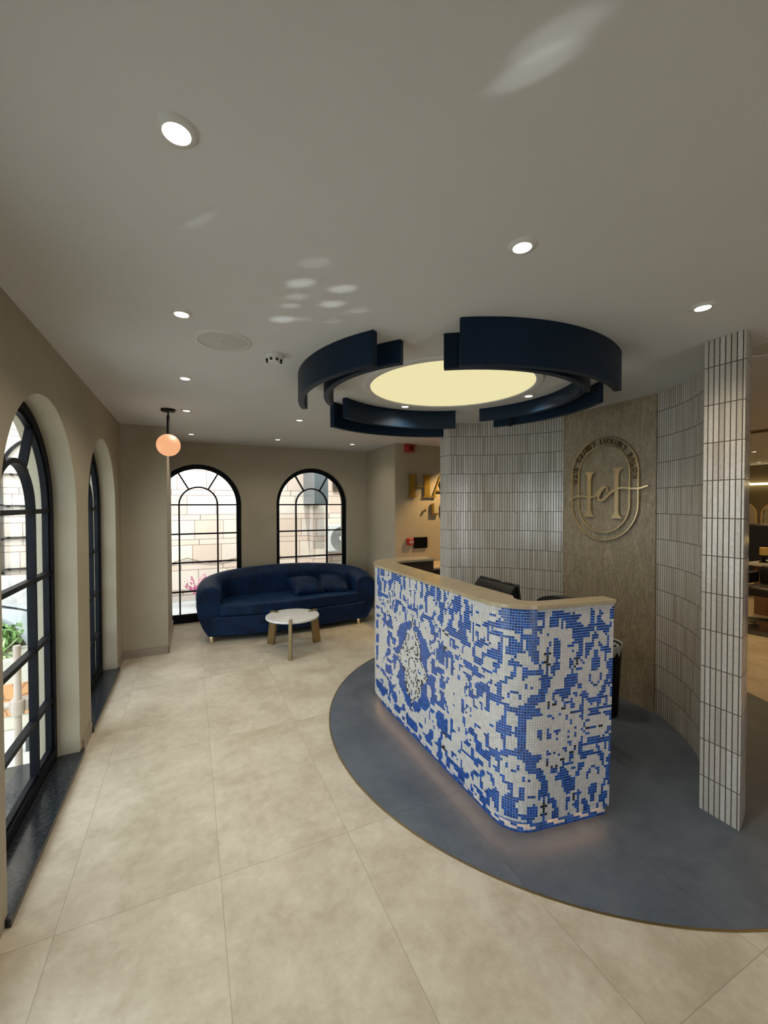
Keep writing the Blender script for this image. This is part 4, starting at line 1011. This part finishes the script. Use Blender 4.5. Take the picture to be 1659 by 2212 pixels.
for c, w in zip(TXT, ws_):
    if c != ' ':
        x, z, rot = pathpt(u + (w - .2) / 2 * kk)
        me = meshes[c]; xs = [v.co.x for v in me.vertices]; x0 = (max(xs) + min(xs)) / 2; hh = max(v.co.y for v in me.vertices)
        cr, sr = cos(rot), sin(rot); vm = []; bm = BM()
        for v in me.vertices:
            a = (v.co.x - x0) * kk; b = (v.co.y / hh - .5) * hgt
            vm.append(bm.verts.new(emp(x + a * cr - b * sr, z + a * sr + b * cr, .012 + v.co.z * .15)))
        for p in me.polygons:
            try: bm.faces.new([vm[i] for i in p.vertices])
            except ValueError: pass
        obj('letter', bm, mGoldDarkRefl, em)
    u += w * kk
for me in meshes.values(): bpy.data.meshes.remove(me)
# ------------------------------------------------------------------ salon beyond the screen wall
SG = 'salon'
mk = empty('vanity_table', (7.95, 3.0, 0), 'slatted oak salon vanity table with pale marble top', 'table')
bm = BM(); box(bm, 7.72, 1.4, 0, 8.18, 3.30, .735)
obj('slatted_body', bm, mWarmWood, mk)
bm = BM(); box(bm, 7.66, 1.35, .735, 8.24, 3.36, .785); obj('marble_top', bm, mWhiteMarble, mk, bevel=.006)
bm = BM(); box(bm, 7.70, 2.6, .60, 7.722, 3.25, .70); drw = obj('drawer', bm, mDarkWood, mk, bevel=.003)
bm = BM(); tube(bm, [(7.69, 2.8, .65), (7.69, 3.05, .65)], .008, 8); obj('handle', bm, mGold, drw, smooth=40)
cd = empty('candle', (7.80, 3.22, .786), 'short yellow candle in a black holder on the salon vanity table', 'candle')
bm = BM(); lathe(bm, [(0, 0), (.06, 0), (.06, .01), (.02, .03), (.02, .06), (.07, .085), (.07, .11), (0, .11)], (7.80, 3.22, .786), 24); obj('holder', bm, mBlack, cd, smooth=40)
bm = BM(); lathe(bm, [(0, .11), (.055, .11), (.055, .22), (.045, .225), (0, .222)], (7.80, 3.22, .786), 24); obj('wax', bm, M('candle wax', (.62, .42, .12), .5), cd, smooth=40)
def salon_chair(x, y, rz, label, zt):
    r = empty('salon_chair', (x, y, 0), label, 'chair', 'black salon chairs')
    def add(nm, fn, mat, **kw):
        bm = BM(); fn(bm)
        bmesh.ops.rotate(bm, verts=bm.verts, cent=(0, 0, 0), matrix=Matrix.Rotation(rz, 3, 'Z'))
        bmesh.ops.translate(bm, verts=bm.verts, vec=(x, y, 0)); return obj(nm, bm, mat, r, **kw)
    add('seat', lambda b: box(b, -.26, -.27, .44, .26, .27, .56), mBlackSoft, bevel=.04, seg=3)
    add('backrest', lambda b: box(b, .22, -.27, .46, .34, .27, zt), mBlackSoft, bevel=.05, seg=4)
    add('armrest', lambda b: box(b, -.22, .27, .56, .26, .34, .72), mBlackSoft, bevel=.025, seg=3)
    add('armrest', lambda b: box(b, -.22, -.34, .56, .26, -.27, .72), mBlackSoft, bevel=.025, seg=3)
    add('pedestal', lambda b: lathe(b, [(0, 0), (.27, 0), (.27, .02), (.05, .05), (.05, .44), (0, .44)], n=32), M('chrome', (.6, .6, .6), .15, metal=1), smooth=40)
salon_chair(7.02, 2.78, 0, 'black salon chair in front of the oak vanity table', .80)
salon_chair(9.2, 3.80, pi, 'black salon chair seen beyond the oak vanity table', 1.32)
mt_ = empty('floor_mat', (7.02, 2.82, 0), 'round dark floor mat with brown centre under the near salon chair', 'mat')
bm = BM(); lathe(bm, [(0, 0), (.56, 0), (.55, .012), (.36, .012)], (7.02, 2.82, 0.0), 48); obj('border', bm, M('charcoal mat', (.05, .05, .05), .8), mt_)
bm = BM(); lathe(bm, [(.36, .012), (.35, .014), (0, .014)], (7.02, 2.82, 0.0), 48); obj('centre', bm, mDarkWood, mt_)
def mirror(y, label):
    r = empty('arched_mirror', (11.49, y, 1.2), label, 'mirror', 'brass framed salon mirrors')
    mp = lambda a, b, d: (11.5 - d, y + a, b)
    bm = BM(); prism(bm, [arch(.30, 1.42, .95), arch(.265, 1.42, .985)], .0, .05, mp); obj('frame', bm, mGold, r, smooth=40)
    bm = BM(); prism(bm, [arch(.265, 1.42, .985)], .005, .015, mp); obj('mirror_glass', bm, M('mirror glass', (.7, .7, .68), .03, metal=1), r)
for y, lb in ((5.16, 'arched brass framed mirror on the far salon wall, next to the screen wall'), (4.50, 'arched brass framed mirror on the far salon wall, at the right picture edge'), (3.84, 'third arched brass mirror on the far salon wall')):
    mirror(y, lb)
lc = empty('led_cornice', (11.45, 3.6, 2.1), 'long warm light strip above the salon mirrors', 'light strip')
bm = BM(); box(bm, 11.40, 1.0, 2.085, 11.498, 5.28, 2.13); obj('light_strip', bm, emis('warm strip', (1, .80, .42), 3.5), lc)
lc2 = empty('led_shelf', (11.45, 3.6, .92), 'thin glowing gold strip below the salon mirrors', 'light strip')
bm = BM(); box(bm, 11.38, 1.0, .86, 11.498, 5.28, .90); obj('light_strip', bm, emis('gold strip', (1, .70, .25), 1.6), lc2)
dk = empty('styling_console', (11.3, 3.6, 0), 'black styling console under the salon mirrors', 'console')
bm = BM(); box(bm, 11.05, 1.0, 0, 11.498, 5.28, .80); obj('console_body', bm, mBlack, dk, bevel=.01)
vt = empty('ceiling_vent', (6.15, 2.6, CEIL), 'brown slotted air vent in the warm lit salon ceiling', 'vent')
bm = BM(); box(bm, 6.05, 1.6, CEIL - .012, 6.24, 2.75, CEIL); obj('vent_frame', bm, M('tan vent', (.30, .20, .10), .5), vt)
bm = BM()
for i in range(3): box(bm, 6.075 + i * .05, 1.65, CEIL - .016, 6.095 + i * .05, 2.70, CEIL - .011)
obj('slat', bm, mDarkWood, vt)
for (x, y), lab in (((8.474, 3.65), 'salon ceiling downlight, nearer of the two seen past the screen wall'), ((10.7, 4.52), 'salon ceiling downlight, farther of the two seen past the screen wall')):
    dup(d0, (x, y, CEIL), lab, DG)
WARM = (1, .66, .30)
for x, y, w in ((5.2, 1.5, 60), (6.4, 3.2, 70), (8.47, 3.65, 60), (10.4, 4.3, 60), (8.2, 1.2, 60), (10.2, 1.5, 50), (5.2, -.8, 30)):  # besides the salon downlights, unseen warm lamps are added to fill the room
    spot(x, y, CEIL - .02, w, WARM)
# warm wall washer behind the screen wall shining on the lettering
spot(3.75, 4.72, CEIL - .03, 125, (1, .66, .28), 78, .6, .02, (radians(24), 0, radians(28)))

# ------------------------------------------------------------------ outdoors
bm = BM(); box(bm, -14, -12, -.3, 9, 20, -.12); 
tag(obj('pavement', bm, mPave), 'sunlit pale paving outside the windows', kind='structure')
bm = BM(); box(bm, -12, 8.45, -.12, 9, 8.9, 6.0)
tag(obj('neighbour_wall', bm, mSand), 'pink sandstone wall outside the back windows', kind='structure')
pr = empty('wall_pier', (2.45, 8.35, -.12), 'shaded sandstone pier with a grey metal duct outside the right back window', 'pier')
bm = BM(); box(bm, 2.24, 8.2, -.12, 2.58, 8.46, 2.05); obj('stone_pier', bm, mSand, pr)
bm = BM(); box(bm, 2.11, 7.6, 1.66, 2.38, 8.46, 4.2); obj('grey_duct', bm, M('grey duct metal', (.17, .20, .22), .3, metal=.6), pr, bevel=.01)
wf_ = empty('small_window', (2.9, 8.4, 2.3), 'small brown framed window high on the outside wall', 'window')
bm = BM(); prism(bm, [[(2.74, 1.97), (3.05, 1.97), (3.05, 2.9), (2.74, 2.9)], [(2.78, 2.01), (3.01, 2.01), (3.01, 2.86), (2.78, 2.86)]], 8.38, 8.45, lambda a, b, d: (a, d, b)); obj('frame', bm, mDarkWood, wf_)
bm = BM(); box(bm, 2.78, 8.42, 2.01, 3.01, 8.43, 2.86); obj('pane', bm, mScreen, wf_)
acx, acy, acz = 2.78, 8.12, .98
ac = empty('air_conditioner', (acx, acy, acz), 'white outdoor air conditioner unit outside the right back window', 'air conditioner')
bm = BM(); box(bm, acx - .26, acy - .13, acz - .27, acx + .42, acy + .15, acz + .27); obj('casing', bm, M('white enamel', (.62, .62, .60), .4), ac, bevel=.015)
bm = BM()
lathe(bm, [(.225, -.005), (.232, -.02), (.24, -.005)], (acx, acy - .13, acz), 40, axis='Y')
for i in range(36):
    a = 2 * pi * i / 36
    tube(bm, [(acx + .05 * cos(a), acy - .142, acz + .05 * sin(a)), (acx + .228 * cos(a + .25), acy - .142, acz + .228 * sin(a + .25))], .003, 5)
lathe(bm, [(0, -.003), (.225, -.003), (.225, 0)], (acx, acy - .13, acz), 40, axis='Y')
fang = obj('fan_grille', bm, [M('grey fan recess', (.26, .26, .255), .6)], ac)
bm = BM(); lathe(bm, [(0, -.018), (.055, -.018), (.055, -.005)], (acx, acy - .13, acz), 24, axis='Y'); obj('fan_hub', bm, M('white hub', (.7, .7, .68), .4), fang)
bm = BM(); tube(bm, [(acx - .24, acy + .0, acz - .27), (acx - .24, acy + .33, acz - .27)], .015); tube(bm, [(acx - .24, acy, acz - .28), (acx - .24, acy + .33, acz - .6)], .012)
obj('bracket', bm, mGreyPlastic, ac)
bm = BM(); tube(bm, [(acx + .4, acy + .0, acz - .27), (acx + .4, acy + .33, acz - .27)], .015)
obj('bracket', bm, mGreyPlastic, ac)
bm = BM(); tube(bm, [(acx - .31, acy + .2, acz - .75), (acx - .31, acy + .2, acz + .3), (acx - .33, acy + .25, acz + .75)], .035, 10)
for i in range(22): lathe(bm, [(.035, 0), (.043, .015), (.035, .03)], (acx - .31, acy + .2, acz - .7 + i * .045), 10)
obj('hose', bm, M('ribbed hose', (.6, .6, .58), .6), ac)

def shrub(name, label, c, h, spread, n, leafm, stemm, ls, seed, cat='shrub', flat=False):
    r = random.Random(seed); root = empty(name, c, label, cat)
    bs, bl = BM(), BM()
    for i in range(n):
        a = r.uniform(0, 2 * pi); d = spread * r.random() ** .6; hh = h * r.uniform(.55, 1)
        tip = Vector((c[0] + d * cos(a), c[1] + d * sin(a) * .5, c[2] + hh)); b = Vector((c[0] + r.uniform(-.05, .05), c[1] + r.uniform(-.04, .04), c[2]))
        mid = (tip + b) / 2 + Vector((r.uniform(-.05, .05), 0, .06))
        tube(bs, [b, mid, tip], [.008, .006, .003], 5)
        for k in range(26):
            t = r.uniform(.25, 1.05); p = b.lerp(mid, t * 2) if t < .5 else mid.lerp(tip, t * 2 - 1)
            p = p + Vector((r.gauss(0, .035), r.gauss(0, .035), r.gauss(0, .03)))
            e = Euler((r.uniform(0, 6.3), r.uniform(0, 6.3), r.uniform(0, 6.3))).to_matrix()
            s = ls * r.uniform(.6, 1.2)
            vs = [bl.verts.new(p + e @ Vector(q) * s) for q in ((-.5, 0, 0), (0, -.32, .06), (.55, 0, 0), (0, .32, .06))]
            bl.faces.new(vs)
    obj('stems', bs, stemm, root, smooth=60); obj('foliage', bl, leafm, root)
    return root
mStem = M('woody stem', (.16, .10, .06), .8)
shrub('bougainvillea', 'pink flowering bush outside the left back window behind the sofa', (.22, 8.0, -.12), .54, .36, 24, m_leaf('pink bracts', (.60, .06, .22), (.75, .22, .38)), mStem, .05, 3)
shrub('small_bush', 'sparse green climbing bush outside, at the left edge of the back window', (-.62, 8.05, -.12), .85, .16, 9, m_leaf('olive leaves', (.16, .20, .05), (.30, .22, .08)), mStem, .06, 5)
bm = BM(); r5 = random.Random(9)
pts = [(-1.2 + i * .19, 8.42, .62 + .05 * sin(i * 1.3) + r5.uniform(-.02, .02)) for i in range(16)]; tube(bm, pts, .008, 6)
tag(obj('cable', bm, mStem, smooth=60), 'thin dark cable sagging along the outside stone wall', 'cable')

# left side: planter, scaffold pipes, car, grille
pt_ = empty('planter_wall', (-1.9, 4.4, -.12), 'low pale planter wall with an orange patterned band outside the left window', 'planter')
bm = BM(); box(bm, -3.6, 4.20, -.12, -1.10, 4.60, .44); obj('planter_body', bm, mExt, pt_, bevel=.01)
mo = bpy.data.materials.new('orange patterned tile'); t = NT(mo); w = t.node('ShaderNodeTexVoronoi', feature='DISTANCE_TO_EDGE'); t.put(w.inputs['Vector'], t.pos()); w.inputs['Scale'].default_value = 9
t.set(color=t.mix(t.math('LESS_THAN', w.outputs[0], .05), (.55, .26, .10), (.30, .12, .05)), rough=.5)
bm = BM(); box(bm, -3.6, 4.19, .0, -1.095, 4.202, .25); obj('tile_band', bm, mo, pt_)
shrub('leafy_plant', 'small green leafy plant in the planter outside the left window', (-1.42, 4.46, .44), .24, .08, 6, m_leaf('fresh leaves', (.12, .26, .06), (.30, .45, .16)), mStem, .07, 8, 'plant')
ag = empty('strappy_plant', (-1.40, 4.28, .44), 'strappy light green plant with long pointed leaves outside the left window', 'plant')
bm = BM(); r6 = random.Random(4)
for i in range(26):
    a = 2 * pi * i / 26 + r6.uniform(-.2, .2); L = r6.uniform(.12, .20); up_ = r6.uniform(.35, 1.0)
    c, s = cos(a), sin(a); prev = None
    for k in range(6):
        q = k / 5; p = Vector((-1.40 + c * L * q * .8, 4.29 + s * L * q * .25, .44 + L * (up_ * q * 1.2 - .7 * q * q * (1.2 - up_)))); wd = .016 * (1 - q ** 2) + .001
        row = [bm.verts.new(p + Vector((-s * wd, c * wd, 0))), bm.verts.new(p + Vector((0, 0, -.004))), bm.verts.new(p + Vector((s * wd, -c * wd, 0)))]
        if prev:
            bm.faces.new((prev[0], prev[1], row[1], row[0])); bm.faces.new((prev[1], prev[2], row[2], row[1]))
        prev = row
obj('leaves', bm, m_leaf('strappy leaves', (.28, .42, .12), (.5, .62, .3)), ag)
sf = empty('scaffold_post', (-1.035, 3.45, -.12), 'weathered scaffold pipe with a clamp outside the left window', 'pipe')
mPipe = m_plaster('weathered pipe', (.33, .27, .23), .25)
bm = BM(); tube(bm, [(-1.035, 3.45, -.12), (-1.035, 3.45, .75)], .02, 16); obj('upright_pipe', bm, mPipe, sf, smooth=50)
bm = BM(); tube(bm, [(-2.6, 3.50, .345), (-.98, 3.50, .345)], .022, 14); obj('cross_pipe', bm, mPipe, sf, smooth=50)
bm = BM(); lathe(bm, [(.02, -.045), (.034, -.045), (.034, .045), (.02, .045)], (-1.035, 3.45, .345), 16); box(bm, -1.085, 3.46, .31, -.985, 3.54, .38); obj('clamp', bm, mPipe, sf, smooth=40)
bm = BM(); lathe(bm, [(0, 0), (.07, 0), (.07, .01), (.028, .02), (.028, .05), (.02, .05)], (-1.035, 3.45, -.12), 20); obj('base_plate', bm, mPipe, sf, smooth=40)

car = empty('car', (-3.6, 6.2, -.12), 'pale silver car with a dark wheel arch parked outside the left window', 'car')
mCar = M('silver car paint', (.55, .58, .60), .22, metal=.3, coat=.6)
X0 = -1.15
side = [(X0 - .02, .12), (X0, .30), (X0 - .03, .62), (X0 - .16, .74), (X0 - 1.0, .84), (X0 - 1.6, 1.28), (X0 - 2.9, 1.32), (X0 - 3.6, .95), (X0 - 4.1, .90), (X0 - 4.2, .40), (X0 - 4.1, .10)]
wh = [(X0 - .58, .20), (X0 - 3.35, .20)]
def arch_cut(cx): return [(cx + .36 * cos(pi - pi * i / 16) * -1 * -1, .10 + .48 * sin(pi * i / 16)) for i in range(17)]
loop = side + [(X0 - 3.71, .10)] + [(X0 - 3.35 - .36 * cos(pi * i / 16), .10 + .44 * sin(pi * i / 16)) for i in range(1, 16)] + [(X0 - 2.99, .10), (X0 - .98, .10)] + [(X0 - .58 - .40 * cos(pi * i / 16), .10 + .56 * sin(pi * i / 16)) for i in range(1, 16)] + [(X0 - .18, .10)]
bm = BM(); prism(bm, [loop], 4.80, 6.45, lambda a, b, d: (a, d, b)); obj('body', bm, mCar, car, bevel=.05, seg=3)
for cx, cz in wh:
    for y in (4.86, 6.23):
        bm = BM(); lathe(bm, [(0, .02), (.19, .02), (.20, 0), (.30, 0), (.315, .02), (.315, .18), (0, .18)], (cx, y, cz), 32, axis='Y'); wo = obj('wheel', bm, mBlack, car, smooth=40)
        bm = BM(); lathe(bm, [(0, -.002), (.06, -.002), (.17, .012), (.18, .02)], (cx, y if y < 6 else y + .16, cz), 24, axis='Y'); obj('hub_cap', bm, mGreyPlastic, wo, smooth=40)
bm = BM(); prism(bm, [[(X0 - 1.1, .86), (X0 - 1.62, 1.23), (X0 - 2.85, 1.27), (X0 - 3.4, .95)]], 4.79, 4.802, lambda a, b, d: (a, d, b)); obj('side_window', bm, mScreen, car)
bm = BM(); tube(bm, [(X0 - .2 - .1 * i, 4.795, .70 + .09 * sin(pi * i / 8)) for i in range(9)], .008, 6); obj('crease_line', bm, mBlack, car)
gl = empty('window_grille', (-2.45, 8.44, .9), 'arched black iron grille on the stone wall seen through the left window', 'grille')
mp = lambda a, b, d: (-2.05 + a, 8.45 - d, b)
bm = BM(); prism(bm, [arch(.66, 2.15, .2), arch(.62, 2.15, .24)], .0, .05, mp)
ring = lambda r: [(r * cos(pi * i / 24), 2.15 + r * sin(pi * i / 24)) for i in range(25)]
prism(bm, [ring(.32) + ring(.29)[::-1]], .005, .045, mp)
for a in (-.305, .305): prism(bm, [[(a - .015, .2), (a + .015, .2), (a + .015, 2.15), (a - .015, 2.15)]], .005, .045, mp)
for z in (2.15, 1.65, 1.15, .65): prism(bm, [[(-.64, z - .015), (.64, z - .015), (.64, z + .015), (-.64, z + .015)]], .006, .044, mp)
for a in (60, 120):
    c, s = cos(radians(a)), sin(radians(a)); prism(bm, [[(.31 * c + .012 * s, 2.15 + .31 * s - .012 * c), (.64 * c + .012 * s, 2.15 + .64 * s - .012 * c), (.64 * c - .012 * s, 2.15 + .64 * s + .012 * c), (.31 * c - .012 * s, 2.15 + .31 * s + .012 * c)]], .005, .045, mp)
obj('bars', bm, mFrame, gl)

# ------------------------------------------------------------------ light
w = bpy.data.worlds.new('World'); sc.world = w; w.use_nodes = True
bg = w.node_tree.nodes['Background']; bg.inputs[0].default_value = (.83, .90, 1.0, 1); bg.inputs[1].default_value = SKY
sl = bpy.data.lights.new('sun', 'SUN'); sl.energy = SUN; sl.angle = radians(.6); sl.color = (1, .95, .86)
so = bpy.data.objects.new('sun', sl); link(so)
dv = Vector((.17 * cos(radians(56)), .985 * cos(radians(56)), -sin(radians(56))))
so.rotation_euler = dv.to_track_quat('-Z', 'Y').to_euler(); so.location = (-3, -6, 8)
# added spot lamps outside imitate sun glints from the parked car on the ceiling
def glint(dst, size, power, src=(-2.0, 3.6, .60)):
    l = bpy.data.lights.new('glint_spot', 'SPOT'); l.energy = power; l.spot_size = radians(size); l.spot_blend = 1.0; l.shadow_soft_size = .004
    l.color = (.95, .97, 1)
    o = bpy.data.objects.new('glint_spot', l); o.location = src; link(o)
    o.rotation_euler = (Vector(dst) - Vector(src)).to_track_quat('-Z', 'Y').to_euler()
for x, y, sz, p in ((.40, 1.98, 1.5, 420), (.405, 1.83, 1.0, 250), (.40, 1.63, 1.3, 420), (.41, 1.74, 1.1, 220), (.415, 1.47, 1.2, 160), (.565, 1.60, 1.2, 480), (.565, 1.74, 1.2, 430), (.69, 1.75, .9, 200), (.49, 1.93, 1.0, 120), (.62, 1.90, .9, 110)):
    glint((x, y, CEIL), sz, p)
glint((.625, .575, CEIL), .5, 520, (-1.7, 4.2, 1.0)); glint((.63, .635, CEIL), .5, 640, (-1.7, 4.2, 1.0))
glint((.01, 1.40, CEIL), 1.6, 130)

# ------------------------------------------------------------------ camera
cam = bpy.data.cameras.new('camera'); co = bpy.data.objects.new('camera', cam); link(co)
yaw, pit, rol = .436508, -.018276, -.0016947
f = Vector((sin(yaw) * cos(pit), cos(yaw) * cos(pit), sin(pit))); r = Vector((cos(yaw), -sin(yaw), 0)); u = r.cross(f)
c, s = cos(rol), sin(rol); r2 = r * c + u * s; u2 = u * c - r * s
m = Matrix.Identity(4)
for i in range(3):
    m[i][0], m[i][1], m[i][2] = r2[i], u2[i], -f[i]
m.translation = (0, 0, 1.666)
co.matrix_world = m
cam.sensor_fit = 'HORIZONTAL'; cam.sensor_width = 36; cam.lens = 895.83 / 1659 * 36; cam.clip_start = .02; cam.clip_end = 200
sc.camera = co
sc.view_settings.view_transform = 'Standard'; sc.view_settings.look = 'None'
sc.view_settings.exposure = EXPO; sc.view_settings.gamma = 1
try: sc.view_settings.use_curve_mapping = False
except Exception: pass
cy = sc.cycles
cy.use_denoising = True
cy.max_bounces = 8; cy.diffuse_bounces = 4; cy.glossy_bounces = 3; cy.transmission_bounces = 4; cy.transparent_max_bounces = 12
cy.caustics_reflective = False; cy.caustics_refractive = False
cy.sample_clamp_indirect = 6.0
